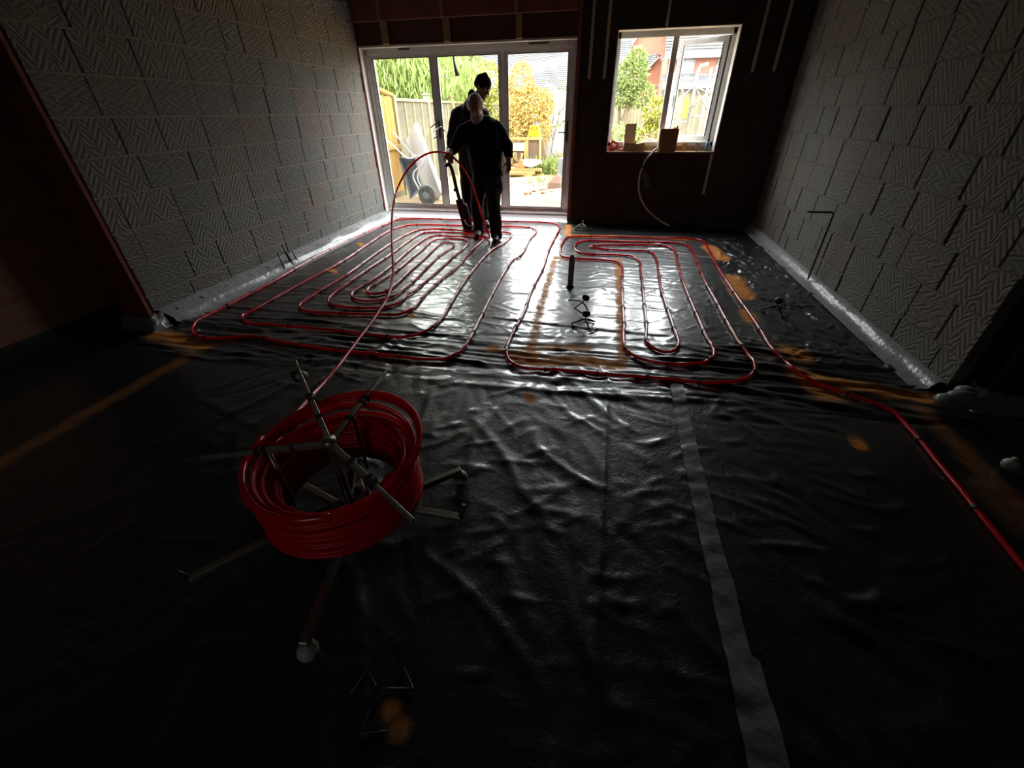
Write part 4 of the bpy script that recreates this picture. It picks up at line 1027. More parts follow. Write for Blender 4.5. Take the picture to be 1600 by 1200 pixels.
# ------------------------------------------------------------------ people
def leaf_mesh(pts, dirs, L, W, nrm_jit=0.6):
    """one small quad per leaf"""
    n = len(pts); d = dirs / np.linalg.norm(dirs, axis=1, keepdims=True)
    r = NP.normal(size=(n, 3)); s = np.cross(d, r); s /= np.linalg.norm(s, axis=1, keepdims=True) + 1e-9
    l = (L * NP.uniform(0.6, 1.3, (n, 1))) * d; w = (W * NP.uniform(0.6, 1.3, (n, 1))) * s * 0.5
    V = np.stack([pts - w * 0.5, pts + w * 0.5, pts + l * 0.6 + w, pts + l, pts + l * 0.6 - w], 1).reshape(-1, 3)
    F = [(5 * i, 5 * i + 1, 5 * i + 2, 5 * i + 3, 5 * i + 4) for i in range(n)]
    me = bpy.data.meshes.new('leaves'); me.from_pydata(V.tolist(), [], F); me.update()
    return me

def capsule(bm, p0, r0, p1, r1, n=4):
    p0 = Vector(p0); p1 = Vector(p1)
    for k in range(n + 1):
        t = k / n
        bmesh.ops.create_icosphere(bm, subdivisions=2, radius=r0 + (r1 - r0) * t, matrix=Matrix.Translation(p0.lerp(p1, t)))
def chain(bm, pts, dense=0.02):
    for (a, ra), (b, rb) in zip(pts[:-1], pts[1:]):
        n = max(2, int((Vector(b) - Vector(a)).length / max(min(ra, rb) * 0.45, 0.004)))
        capsule(bm, a, ra, b, rb, n)
def ellip(bm, c, rad, rot=(0, 0, 0)):
    m = Matrix.Translation(Vector(c)) @ Euler(rot).to_matrix().to_4x4() @ Matrix.Diagonal((*rad, 1))
    bmesh.ops.create_icosphere(bm, subdivisions=3, radius=1, matrix=m)
TMP_TEX = bpy.data.textures.new('cloth_folds', 'CLOUDS'); TMP_TEX.noise_scale = 0.11
def fuse(name, fill, mat, parent, voxel, smooth=4, folds=0.0, origin=(0, 0, 0)):
    """overlapping volumes fused to one continuous surface"""
    bm = bmesh.new(); fill(bm)
    bmesh.ops.translate(bm, verts=bm.verts, vec=-Vector(origin))
    me = bpy.data.meshes.new(name); bm.to_mesh(me); bm.free()
    o = bpy.data.objects.new(name, me); COL.objects.link(o)
    r = o.modifiers.new('r', 'REMESH'); r.mode = 'VOXEL'; r.voxel_size = voxel
    if smooth:
        s = o.modifiers.new('s', 'SMOOTH'); s.iterations = smooth; s.factor = 0.5
    if folds:
        d = o.modifiers.new('d', 'DISPLACE'); d.texture = TMP_TEX; d.strength = folds; d.mid_level = 0.5
    dg = bpy.context.evaluated_depsgraph_get()
    m2 = bpy.data.meshes.new_from_object(o.evaluated_get(dg))
    bpy.data.objects.remove(o); bpy.data.meshes.remove(me)
    m2.name = name; m2.materials.clear()
    return link(name, m2, mat, parent, True)

def hand(bm, wrist, direc, palm_n, side, curl, s=1.0):
    """palm, four unequal curled fingers and a thumb"""
    d = Vector(direc).normalized(); nrm = Vector(palm_n).normalized(); nrm = (nrm - d * nrm.dot(d)).normalized(); w = d.cross(nrm) * side
    W = Vector(wrist)
    for k in (-1.2, -0.4, 0.4, 1.2):
        capsule(bm, W + d * 0.02 * s + w * k * 0.018 * s, 0.014 * s, W + d * 0.085 * s + w * k * 0.022 * s, 0.012 * s, 5)
    for k, (off, L) in enumerate(((-1.35, 0.068), (-0.45, 0.078), (0.45, 0.072), (1.35, 0.056))):
        p = W + d * 0.088 * s + w * off * 0.021 * s; a = 0.0; pts = [(p, 0.0095 * s)]
        for seg in (0.45, 0.32, 0.23):
            a += curl
            p = p + (d * math.cos(a) + nrm * math.sin(a)) * L * seg * s
            pts.append((p, 0.0085 * s if seg > 0.3 else 0.0075 * s))
        chain(bm, pts)
    t0 = W + d * 0.025 * s - w * 0.03 * s
    t1 = t0 + (d * 0.6 - w * 0.7 + nrm * 0.35).normalized() * 0.045 * s
    t2 = t1 + (d * 0.85 - w * 0.1 + nrm * 0.5 * max(curl, 0.3)).normalized() * 0.035 * s
    chain(bm, [(t0, 0.013 * s), (t1, 0.011 * s), (t2, 0.009 * s)])

def head(bm, c, fwd, up, s=1.0):
    """skull, jaw, nose, brow, lips, ears; fwd is where the face points"""
    f = Vector(fwd).normalized(); u = Vector(up); u = (u - f * u.dot(f)).normalized(); r = f.cross(u)
    R = Matrix((r, f, u)).transposed()
    def P(x, y, z): return Vector(c) + R @ Vector((x * s, y * s, z * s))
    e = R.to_euler()
    ellip(bm, P(0, -0.015, 0.035), (0.078 * s, 0.098 * s, 0.088 * s), e)
    ellip(bm, P(0, 0.022, -0.045), (0.058 * s, 0.068 * s, 0.075 * s), e)
    ellip(bm, P(0, 0.055, -0.092), (0.032 * s, 0.03 * s, 0.026 * s), e)
    chain(bm, [(P(0, 0.085, 0.018), 0.010 * s), (P(0, 0.108, -0.022), 0.014 * s)])
    chain(bm, [(P(-0.04, 0.073, 0.026), 0.012 * s), (P(0.04, 0.073, 0.026), 0.012 * s)])
    chain(bm, [(P(-0.02, 0.083, -0.058), 0.008 * s), (P(0.02, 0.083, -0.058), 0.008 * s)])
    for k in (-1, 1):
        ellip(bm, P(0.078 * k, -0.012, -0.008), (0.010 * s, 0.020 * s, 0.032 * s), e)
    return P

# --- the man in front, looking down, feeding the pipe with one hand
root = (-1.44, 5.5, 0)
def body1(bm):
    chain(bm, [((-1.47, 5.53, 0.84), 0.125), ((-1.48, 5.54, 1.02), 0.12), ((-1.50, 5.53, 1.2), 0.135), ((-1.51, 5.51, 1.29), 0.10)])
    chain(bm, [((-1.515, 5.49, 1.32), 0.06), ((-1.53, 5.45, 1.42), 0.056)])
    head(bm, (-1.537, 5.395, 1.455), (0.12, -0.86, -0.55), (0.03, -0.5, 0.8), 1.0)
    chain(bm, [((-1.53, 5.52, 1.29), 0.07), ((-1.725, 5.47, 1.245), 0.062), ((-1.83, 5.43, 1.06), 0.05), ((-1.86, 5.32, 1.03), 0.043), ((-1.845, 5.22, 1.03), 0.03)])
    hand(bm, (-1.845, 5.215, 1.03), (0.15, -0.9, -0.15), (0.6, 0.0, -0.8), 1, 0.75)
    chain(bm, [((-1.48, 5.53, 1.30), 0.07), ((-1.32, 5.56, 1.255), 0.062), ((-1.21, 5.59, 1.08), 0.05), ((-1.185, 5.51, 0.93), 0.032)])
    hand(bm, (-1.185, 5.508, 0.925), (0.02, -0.15, -1), (-0.5, -0.8, 0), -1, 0.4)
    for s in (0, 1):
        hx, kx, ax = ((-1.55, 5.53, 0.82), (-1.615, 5.53, 0.46), (-1.655, 5.65, 0.10)) if s == 0 else ((-1.385, 5.51, 0.82), (-1.36, 5.38, 0.46), (-1.355, 5.43, 0.10))
        chain(bm, [(hx, 0.085), (kx, 0.058), (ax, 0.04)])
        chain(bm, [(ax, 0.04), ((ax[0] + 0.03, ax[1] - 0.13, 0.04), 0.03)])
man = fuse('person', body1, 'skin', None, 0.007, 3, 0, root)
man.location = root
tag(man, 'bearded grey haired person in black looking down and feeding the red pipe', 'person')
def shirt1(bm):
    chain(bm, [((-1.455, 5.52, 0.80), 0.155), ((-1.475, 5.54, 1.0), 0.155), ((-1.50, 5.53, 1.18), 0.172), ((-1.51, 5.515, 1.265), 0.135)])
    for k in (-1, 1): chain(bm, [((-1.47 + 0.075 * k, 5.53 + 0.02 * k, 0.86), 0.125), ((-1.50 + 0.1 * k, 5.52 + 0.02 * k, 1.2), 0.13)])
    chain(bm, [((-1.515, 5.49, 1.31), 0.085), ((-1.522, 5.47, 1.345), 0.075)])
    chain(bm, [((-1.57, 5.52, 1.265), 0.10), ((-1.72, 5.475, 1.235), 0.082), ((-1.825, 5.435, 1.07), 0.066), ((-1.855, 5.36, 1.04), 0.06)])
    chain(bm, [((-1.45, 5.53, 1.29), 0.10), ((-1.325, 5.56, 1.245), 0.082), ((-1.215, 5.59, 1.08), 0.064), ((-1.19, 5.53, 0.98), 0.052)])
fuse('shirt', shirt1, 'shirt', man, 0.011, 5, 0.03, root)
def trousers1(bm):
    chain(bm, [((-1.53, 5.52, 0.80), 0.13), ((-1.39, 5.51, 0.80), 0.13)])
    chain(bm, [((-1.54, 5.525, 0.78), 0.115), ((-1.61, 5.53, 0.47), 0.088), ((-1.65, 5.64, 0.12), 0.078), ((-1.65, 5.63, 0.07), 0.08)])
    chain(bm, [((-1.39, 5.51, 0.78), 0.115), ((-1.355, 5.39, 0.47), 0.09), ((-1.352, 5.425, 0.12), 0.08), ((-1.35, 5.42, 0.07), 0.082)])
    ellip(bm, (-1.285, 5.47, 0.66), (0.03, 0.07, 0.08))
fuse('trousers', trousers1, 'trousers', man, 0.011, 5, 0.032, root)
for ax, ay in ((-1.65, 5.63), (-1.35, 5.41)):
    def boot(bm):
        chain(bm, [((ax, ay, 0.09), 0.055), ((ax, ay + 0.01, 0.05), 0.05), ((ax + 0.02, ay - 0.10, 0.045), 0.045), ((ax + 0.03, ay - 0.17, 0.04), 0.038)])
    fuse('boot', boot, 'boot', man, 0.009, 3, 0, root)
def strands(fsel, n, L, W, c, fwd, up, root, lo, hi):
    """short hair strands standing on the skull where fsel allows"""
    f = Vector(fwd).normalized(); u = Vector(up); u = (u - f * u.dot(f)).normalized(); r = f.cross(u)
    P = []; D = []
    while len(P) < n:
        v = Vector((RNG.gauss(0, 1), RNG.gauss(0, 1), RNG.gauss(0, 1))).normalized()
        if not fsel(v): continue
        p = Vector(c) + r * v.x * 0.078 + f * (v.y * 0.098 - 0.015) + u * (v.z * 0.088 + 0.035)
        P.append(p - Vector(root)); D.append((r * v.x + f * v.y + u * v.z) + Vector((RNG.gauss(0, 0.35), RNG.gauss(0, 0.35), RNG.gauss(0, 0.35) - 0.2)))
    return leaf_mesh(np.array(P), np.array(D), L, W)
def beard1(bm):
    f = Vector((0.12, -0.86, -0.55)).normalized(); u = Vector((0.03, -0.5, 0.8)); u = (u - f * u.dot(f)).normalized(); r = f.cross(u)
    c = Vector((-1.537, 5.395, 1.455))
    for a in np.linspace(-1.5, 1.5, 18):
        for h in (-0.115, -0.095, -0.075):
            p = c + r * math.sin(a) * 0.06 + f * (0.018 + 0.062 * math.cos(a)) + u * h
            bmesh.ops.create_icosphere(bm, subdivisions=1, radius=0.016, matrix=Matrix.Translation(p))
fuse('beard', beard1, 'greyhair', man, 0.007, 2, 0.006, root)
link('hair', strands(lambda v: (v.y < -0.25 or abs(v.x) > 0.86) and -0.75 < v.z < 0.93 and v.y < 0.35, 1700, 0.017, 0.005, (-1.537, 5.395, 1.455), (0.12, -0.86, -0.55), (0.03, -0.5, 0.8), root, 0, 0), 'greyhair', man)
def eye_pair(parent, c, fwd, up, root):
    f = Vector(fwd).normalized(); u = Vector(up); u = (u - f * u.dot(f)).normalized(); r = f.cross(u)
    for k in (-1, 1):
        p = Vector(c) + r * 0.032 * k + f * 0.076 + u * 0.006 - Vector(root)
        MB().ball(tuple(p), 0.012, 8, 6).build('eye', 'whiteplug', parent, True)
eye_pair(man, (-1.537, 5.395, 1.455), (0.12, -0.86, -0.55), (0.03, -0.5, 0.8), root)

# --- the man behind, in a knitted cap, turned to the right and holding the tacker
root2 = (-1.82, 6.12, 0)
HC2 = (-1.615, 6.05, 1.665); HF2 = (0.80, -0.42, -0.42); HU2 = (0.42, -0.1, 0.88)
def body2(bm):
    chain(bm, [((-1.84, 6.15, 0.90), 0.125), ((-1.85, 6.15, 1.1), 0.12), ((-1.83, 6.12, 1.32), 0.135), ((-1.80, 6.10, 1.43), 0.10)])
    chain(bm, [((-1.78, 6.09, 1.47), 0.06), ((-1.67, 6.06, 1.60), 0.056)])
    head(bm, HC2, HF2, HU2, 1.0)
    chain(bm, [((-1.85, 6.12, 1.42), 0.07), ((-1.985, 6.08, 1.39), 0.062), ((-2.07, 6.02, 1.15), 0.05), ((-2.055, 5.93, 0.95), 0.032)])
    hand(bm, (-2.055, 5.925, 0.945), (0.0, -0.5, -0.85), (0.3, -0.8, 0.3), 1, 0.7)
    chain(bm, [((-1.77, 6.12, 1.42), 0.07), ((-1.66, 6.2, 1.39), 0.062), ((-1.62, 6.2, 1.12), 0.05), ((-1.74, 6.06, 1.0), 0.032)])
    hand(bm, (-1.74, 6.055, 1.0), (-0.7, -0.6, -0.2), (0.1, -0.5, -0.8), -1, 0.6)
    for hx, kx, ax in (((-1.92, 6.15, 0.88), (-1.93, 6.10, 0.48), (-1.97, 6.2, 0.10)), ((-1.76, 6.15, 0.88), (-1.70, 6.08, 0.48), (-1.70, 6.18, 0.10))):
        chain(bm, [(hx, 0.085), (kx, 0.058), (ax, 0.04)])
        chain(bm, [(ax, 0.04), ((ax[0] + 0.06, ax[1] - 0.12, 0.04), 0.03)])
man2 = fuse('person', body2, 'skin', None, 0.007, 3, 0, root2)
man2.location = root2
tag(man2, 'person in a dark knitted cap and jacket bending behind the grey haired one', 'person')
def jacket2(bm):
    chain(bm, [((-1.84, 6.15, 0.84), 0.155), ((-1.85, 6.15, 1.08), 0.16), ((-1.83, 6.12, 1.30), 0.175), ((-1.80, 6.10, 1.41), 0.14)])
    for k in (-1, 1): chain(bm, [((-1.84 + 0.07 * k, 6.15, 0.9), 0.125), ((-1.83 + 0.09 * k, 6.12, 1.32), 0.13)])
    chain(bm, [((-1.80, 6.09, 1.47), 0.095), ((-1.75, 6.08, 1.56), 0.075), ((-1.775, 6.08, 1.61), 0.05)])
    chain(bm, [((-1.87, 6.12, 1.41), 0.105), ((-1.985, 6.08, 1.385), 0.085), ((-2.065, 6.02, 1.15), 0.07), ((-2.056, 5.955, 1.0), 0.055)])
    chain(bm, [((-1.77, 6.12, 1.41), 0.10), ((-1.66, 6.2, 1.385), 0.085), ((-1.62, 6.2, 1.13), 0.07), ((-1.71, 6.09, 1.02), 0.055)])
fuse('jacket', jacket2, 'jacket', man2, 0.011, 5, 0.03, root2)
def trousers2(bm):
    chain(bm, [((-1.91, 6.15, 0.86), 0.125), ((-1.77, 6.15, 0.86), 0.125)])
    for hx, kx, ax in (((-1.92, 6.15, 0.84), (-1.93, 6.10, 0.48), (-1.97, 6.2, 0.10)), ((-1.76, 6.15, 0.84), (-1.70, 6.08, 0.48), (-1.70, 6.18, 0.10))):
        chain(bm, [(hx, 0.11), (kx, 0.085), (ax, 0.075), ((ax[0], ax[1], 0.07), 0.075)])
fuse('trousers', trousers2, 'trousers', man2, 0.011, 5, 0.03, root2)
for ax, ay in ((-1.97, 6.2), (-1.70, 6.18)):
    def boot(bm):
        chain(bm, [((ax, ay, 0.09), 0.055), ((ax, ay + 0.01, 0.05), 0.05), ((ax + 0.05, ay - 0.09, 0.045), 0.045), ((ax + 0.075, ay - 0.15, 0.04), 0.038)])
    fuse('boot', boot, 'boot', man2, 0.009, 3, 0, root2)
def cap2(bm):
    f = Vector(HF2).normalized(); u = Vector(HU2); u = (u - f * u.dot(f)).normalized(); r = f.cross(u)
    e = Matrix((r, f, u)).transposed().to_euler(); c = Vector(HC2)
    ellip(bm, c + f * -0.018 + u * 0.052, (0.090, 0.112, 0.088), e)
    ellip(bm, c + f * -0.04 + u * 0.015, (0.088, 0.095, 0.06), e)
    ellip(bm, c + f * -0.02 + u * 0.142, (0.016, 0.03, 0.014), e)
fuse('knitted_cap', cap2, 'cap', man2, 0.008, 2, 0.008, root2)
eye_pair(man2, HC2, HF2, HU2, root2)

# floor clip tacker standing on the floor in front of the second man
tk = empty('clip_tacker', (-1.88, 5.86, 0), 0, 'black clip tacker tool with a curved handle standing on the floor', 'tool')
def tpart(mb, name, mat, **k):
    mb.v = [(x + 1.88, y - 5.86, z) for x, y, z in mb.v]
    return mb.build(name, mat, tk, **k)
tpart(MB().tube(spline([(-2.10, 5.80, 0.825), (-2.075, 5.80, 0.85), (-2.04, 5.805, 0.835), (-2.02, 5.81, 0.78), (-1.985, 5.83, 0.55), (-1.95, 5.85, 0.36)], 0.02), 0.024, 10), 'handle_tube', 'black', smooth=True)
tpart(MB().obox((-1.965, 5.85, 0.42), (-1.90, 5.885, 0.06), 0.055, 0.10, (1, 0, 0)), 'magazine', 'black', bevel=0.006)
tpart(MB().prism([(-1.95, 0.40), (-1.87, 0.34), (-1.83, 0.16), (-1.80, 0.06), (-1.90, 0.05), (-1.93, 0.2)], 1, 5.86, 5.90), 'side_plate', 'black', bevel=0.004)
tpart(MB().box(-2.02, -1.99, 5.80, 5.86, 0.52, 0.56), 'latch', 'black', bevel=0.004)
b = MB(); b.tube([(-1.93, 5.87, 0.05), (-1.80, 5.87, 0.045)], 0.045, 12); b.box(-1.95, -1.77, 5.82, 5.92, 0.005, 0.03)
tpart(b, 'foot', 'black', smooth=False)
tpart(MB().ball((-1.80, 5.80, 0.17), 0.028, 10, 7, (1, 0.8, 1.2)), 'red_knob', 'redplastic', smooth=True)
tpart(MB().tube(spline([(-1.90, 5.81, 0.16), (-1.86, 5.80, 0.10), (-1.80, 5.80, 0.085), (-1.76, 5.81, 0.12), (-1.77, 5.82, 0.16)], 0.015), 0.006, 6), 'cord', 'conduit', smooth=True)

# ------------------------------------------------------------------ the garden
GZ = 0.08
n = 70; vs = []; fs = []; rg_ = random.Random(8)
for j in range(n + 1):
    y = 6.93 + 45 * (j / n) ** 2
    for i in range(n + 1):
        x = -16 + 32 * i / n
        k = 0.0 if y < 7.4 else 1.0
        vs.append((x, y, GZ + k * (0.03 * math.sin(x * 1.7 + y) + rg_.uniform(-0.015, 0.02))))
for j in range(n):
    for i in range(n): fs.append((j * (n + 1) + i, j * (n + 1) + i + 1, (j + 1) * (n + 1) + i + 1, (j + 1) * (n + 1) + i))
tag(MB().add(vs, fs).build('ground', 'soil', None, True), 'tan soil and patchy grass of the garden', None, None, 'structure')

def bush(name, base, blobs, nleaf, L, W, mat, label, cat, trunk=None, droop=None):
    e = empty(name, base, 0, label, cat)
    allp = []; alld = []
    tot = sum(b[3] * b[4] for b in blobs)
    for (x, y, z, rx, rz) in blobs:
        k = int(nleaf * rx * rz / tot)
        v = NP.normal(size=(k, 3)); v /= np.linalg.norm(v, axis=1, keepdims=True)
        rad = NP.uniform(0.55, 1.08, (k, 1)) ** 0.7
        p = v * rad * np.array([rx, rx * 0.8, rz]) + np.array([x, y, z])
        dd = v + NP.normal(size=(k, 3)) * 0.7
        if droop is not None: dd = np.array([0, 0, -droop]) + NP.normal(size=(k, 3)) * 0.35
        allp.append(p); alld.append(dd)
    p = np.vstack(allp) - np.array(base); d = np.vstack(alld)
    ok = p[:, 2] > 0.05
    o = link('foliage', leaf_mesh(p[ok], d[ok], L, W), mat, e)
    o['kind'] = 'stuff'
    if trunk:
        b = MB()
        for pts, r in trunk: b.tube(pts, r, 8)
        b.build('trunk', 'bark', e, True)
    return e

# fence: one orange panel near the house, then weathered bays running down the garden
fp = empty('fence_panel', (-3.77, 7.8, GZ), 0, 'bright orange timber fence panel nearest the house at the left', 'fence')
for k in range(4):
    MB().box(-0.012, 0.012, -0.48 + k * 0.17, -0.315 + k * 0.17, 0.02, 1.60 - 0.012 * k).build('board', 'fencenew', fp, bevel=0.004)
MB().obox((0.0, -0.50, 1.70), (0.0, 0.22, 1.60), 0.07, 0.05).build('cap_rail', 'fencenew', fp, bevel=0.004)
MB().box(0.012, 0.05, -0.48, 0.2, 0.80, 0.87).build('rail', 'fencenew', fp, bevel=0.004)
MB().box(-0.02, 0.025, -0.48, 0.2, 0.0, 0.12).build('gravel_board', 'fenceold', fp)
MB().box(-0.04, 0.045, 0.2, 0.30, 0.0, 1.60).build('post', 'fencepost', fp, bevel=0.006)
fn = empty('garden_fence', (-3.83, 8.2, GZ), 0, 'weathered fence of boarded bays between pale posts along the left', 'fence')
bme = MB().box(-0.012, 0.012, 0.0, 1.52, 0.0, 0.155).mesh('board'); bme.materials.append(MT['fenceold'])
tme = MB().box(0.012, 0.034, -0.022, 0.022, 0.02, 1.50).mesh('batten'); tme.materials.append(MT['fencepost'])
for bay in range(5):
    y0 = bay * 1.6
    for k in range(10):
        o = bpy.data.objects.new('board', bme); o.location = (0.004 * (k % 2), y0, 0.03 + k * 0.15); o.rotation_euler = (0, 0.03, 0); COL.objects.link(o); o.parent = fn
    for k in range(3):
        o = bpy.data.objects.new('batten', tme); o.location = (0, y0 + 0.4 + 0.4 * k, 0); COL.objects.link(o); o.parent = fn
    MB().box(-0.03, 0.045, y0, y0 + 1.52, 1.515, 1.56).build('cap_rail', 'fencepost', fn, bevel=0.004)
    po = MB().box(-0.055, 0.055, y0 + 1.53, y0 + 1.63, 0.0, 1.63)
    po.box(-0.07, 0.07, y0 + 1.515, y0 + 1.645, 1.63, 1.665).build('post', 'fencepost', fn, bevel=0.008)
bf = empty('back_fence', (-2.0, 18.5, GZ), 0, 'pale paling fence across the end of the garden', 'fence')
pme = MB().box(-0.05, 0.05, -0.01, 0.01, 0.0, 1.7).mesh('paling'); pme.materials.append(MT['fenceold'])
for k in range(90):
    o = bpy.data.objects.new('paling', pme); o.location = (-4.0 + k * 0.115, 0, 0.0); COL.objects.link(o); o.parent = bf
for z in (0.4, 1.3): MB().box(-4.05, 6.3, 0.011, 0.05, z, z + 0.08).build('rail', 'fencepost', bf)

# white board leaning on the fence, wheelbarrow stood on its nose in front of it
o = MB().obox((-2.98, 7.62, GZ + 0.02), (-3.5, 8.08, GZ + 1.06), 0.48, 0.07, (0.55, 0.75, 0.05)).build('insulation_board', 'whitesheet', None, bevel=0.006)
tag(o, 'thick white board leaning on the fence behind the wheelbarrow', 'board')
wbw = empty('wheelbarrow', (-3.15, 7.3, GZ), 0, 'grey wheelbarrow stood on end against the left fence', 'wheelbarrow')
def wp(mb, name, mat, **k):
    mb.v = [(x + 3.15, y - 7.3, z - GZ) for x, y, z in mb.v]
    return mb.build(name, mat, wbw, **k)
tr = MB()
q = [(-3.50, 7.38, 0.78), (-3.24, 7.46, 0.80), (-3.10, 7.30, 0.30), (-3.32, 7.22, 0.16)]
q2 = [(-3.46, 7.52, 0.70), (-3.30, 7.56, 0.72), (-3.18, 7.46, 0.36), (-3.32, 7.40, 0.26)]
tr.add(q + q2, [(0, 1, 5, 4), (1, 2, 6, 5), (2, 3, 7, 6), (3, 0, 4, 7), (4, 5, 6, 7)])
wp(tr, 'tray', 'greysheet')
wp(MB().tube(spline([(-3.68, 7.32, 1.08), (-3.50, 7.36, 0.92), (-3.36, 7.37, 0.79), (-3.22, 7.34, 0.79), (-3.05, 7.30, 0.83), (-2.985, 7.28, 0.77), (-3.02, 7.26, 0.68), (-3.12, 7.24, 0.58), (-3.13, 7.22, 0.48), (-3.05, 7.2, 0.30)], 0.02), 0.012, 8), 'frame_tube', 'greypvc', smooth=True)
wp(MB().tube(spline([(-3.55, 7.42, 1.16), (-3.40, 7.44, 0.98), (-3.27, 7.44, 0.83), (-3.15, 7.40, 0.80), (-3.07, 7.36, 0.75), (-3.09, 7.33, 0.68), (-3.22, 7.31, 0.58), (-3.24, 7.29, 0.50), (-3.12, 7.25, 0.27)], 0.02), 0.012, 8), 'frame_tube', 'greypvc', smooth=True)
wh = MB().lathe([(0.06, -0.03), (0.13, -0.045), (0.155, -0.03), (0.165, 0.0), (0.155, 0.03), (0.13, 0.045), (0.06, 0.03)], (-2.985, 7.2, 0.245), 24, 1)
wp(wh, 'wheel', 'rubber', smooth=True)
wp(MB().lathe([(0.02, -0.05), (0.065, -0.045), (0.065, 0.045), (0.02, 0.05)], (-2.985, 7.2, 0.245), 16, 1), 'hub', 'greysheet', smooth=True)

# trees and shrubs
bl = [(-5.2 + NP.uniform(-0.9, 0.9), 11.5 + NP.uniform(-0.9, 0.9), z, 1.2, 0.6) for z in np.linspace(1.9, 2.9, 12)]
bush('conifer_tree', (-5.2, 11.5, GZ), bl, 15000, 0.22, 0.03, 'conifer', 'tall drooping green conifer behind the left fence', 'tree', [([(0, 0, 0), (0.05, 0, 2), (0, 0, 3.2)], [0.18, 0.13, 0.05])], 1.0)
bl = [(-4.0, 13.6, 2.4, 0.45, 0.5), (-4.1, 13.6, 1.9, 0.4, 0.4), (-4.25, 13.6, 3.0, 0.5, 0.5)]
bush('conifer_shrub', (-4.2, 13.6, GZ), bl, 3000, 0.2, 0.03, 'conifer', 'grey green drooping shrub between the conifer and the yellow green bush', 'shrub', [([(0, 0, 0), (0.0, 0, 2.4)], [0.08, 0.04])], 1.0)
bl = [(-3.35, 13.0, 2.05, 0.55, 0.45), (-3.7, 13.0, 1.5, 0.5, 0.5), (-3.0, 13.0, 1.3, 0.5, 0.7), (-3.3, 13, 0.8, 0.6, 0.6), (-3.75, 13.0, 1.1, 0.4, 0.5)]
bush('yellow_bush', (-3.35, 13.0, GZ), bl, 6000, 0.08, 0.035, 'leafyellow', 'yellow green bush behind the heads of the two people', 'shrub', [([(0, 0, 0), (0, 0, 1.8)], [0.06, 0.02])])
bl = [(-2.3, 12.3, 2.0, 0.30, 0.42), (-2.1, 12.3, 1.5, 0.45, 0.45), (-2.35, 12.3, 1.1, 0.45, 0.5), (-1.95, 12.3, 1.0, 0.4, 0.45), (-1.75, 12.4, 1.55, 0.25, 0.3)]
bush('golden_bush', (-2.2, 12.3, GZ), bl, 7500, 0.07, 0.032, 'leafgold', 'tall golden bush in front of the grey roof', 'shrub', [([(0, 0, 0), (0, 0, 1.8)], [0.06, 0.02])])
bl = [(0.35, 14.0, 2.15, 0.42, 0.38), (0.15, 14.0, 1.8, 0.35, 0.3), (0.65, 14.0, 1.75, 0.35, 0.28), (0.45, 14.0, 2.5, 0.25, 0.25)]
bush('garden_tree', (0.35, 14.0, GZ), bl, 5000, 0.09, 0.03, 'leafgreen', 'soft green tree seen in the left pane of the window', 'tree', [([(-0.1, 0, 0), (-0.12, 0, 0.8), (0.02, 0, 1.5), (0.05, 0, 2.1)], [0.09, 0.07, 0.05, 0.02]), ([(-0.12, 0, 0.8), (-0.25, 0, 1.6), (-0.2, 0, 2.0)], [0.05, 0.03, 0.01]), ([(0.0, 0, 1.3), (0.25, 0, 1.75)], [0.04, 0.02])])
bl = [(0.92, 12.0, 1.35, 0.22, 0.3), (1.0, 12.0, 1.0, 0.25, 0.35), (0.85, 12.0, 0.8, 0.25, 0.3)]
bush('variegated_bush', (0.95, 12.0, GZ), bl, 1300, 0.09, 0.05, 'leafyellow', 'bright yellow bush near the middle bar of the window', 'shrub', [([(0, 0, 0), (0, 0, 1.1)], [0.04, 0.02])])
bl = [(0.35, 13.0, 0.75, 0.6, 0.35), (0.75, 12.8, 0.6, 0.4, 0.3)]
bush('pale_shrub', (0.4, 13.0, GZ), bl, 1500, 0.09, 0.05, 'leafgreen', 'low pale green shrub below the soft green tree', 'shrub')
tw = MB(); rt = random.Random(6)
for k in range(150):
    a = rt.uniform(0, 6.28); r = rt.uniform(0, 0.3); x, y = r * math.cos(a), r * math.sin(a) * 0.7; z = rt.uniform(0.02, max(0.06, 0.8 * (0.42 - r)) + 0.25)
    d = Vector((rt.gauss(0, 1), rt.gauss(0, 1), rt.gauss(0, 0.6))).normalized() * rt.uniform(0.1, 0.28)
    tw.tube([(x - d.x, y - d.y, max(0.01, z - d.z)), (x, y, z + 0.03), (x + d.x, y + d.y, max(0.01, z + d.z))], 0.008, 4)
o = tw.build('brush_pile', 'twig', None); o.location = (0.72, 9.6, GZ + 0.25); o['kind'] = 'stuff'; o.scale = (1, 1, 1.15)
tag(o, 'heap of dry brown twigs seen just above the window sill', 'brush pile')
o = MB().prism([(-0.5, 0), (0.5, 0), (0.38, 0.3), (-0.35, 0.32)], 1, -0.35, 0.35).build('soil_heap', 'soil', None, bevel=0.08); o.location = (0.72, 9.65, GZ - 0.02); tag(o, 'low heap of tan soil under the brown twigs', 'soil heap')

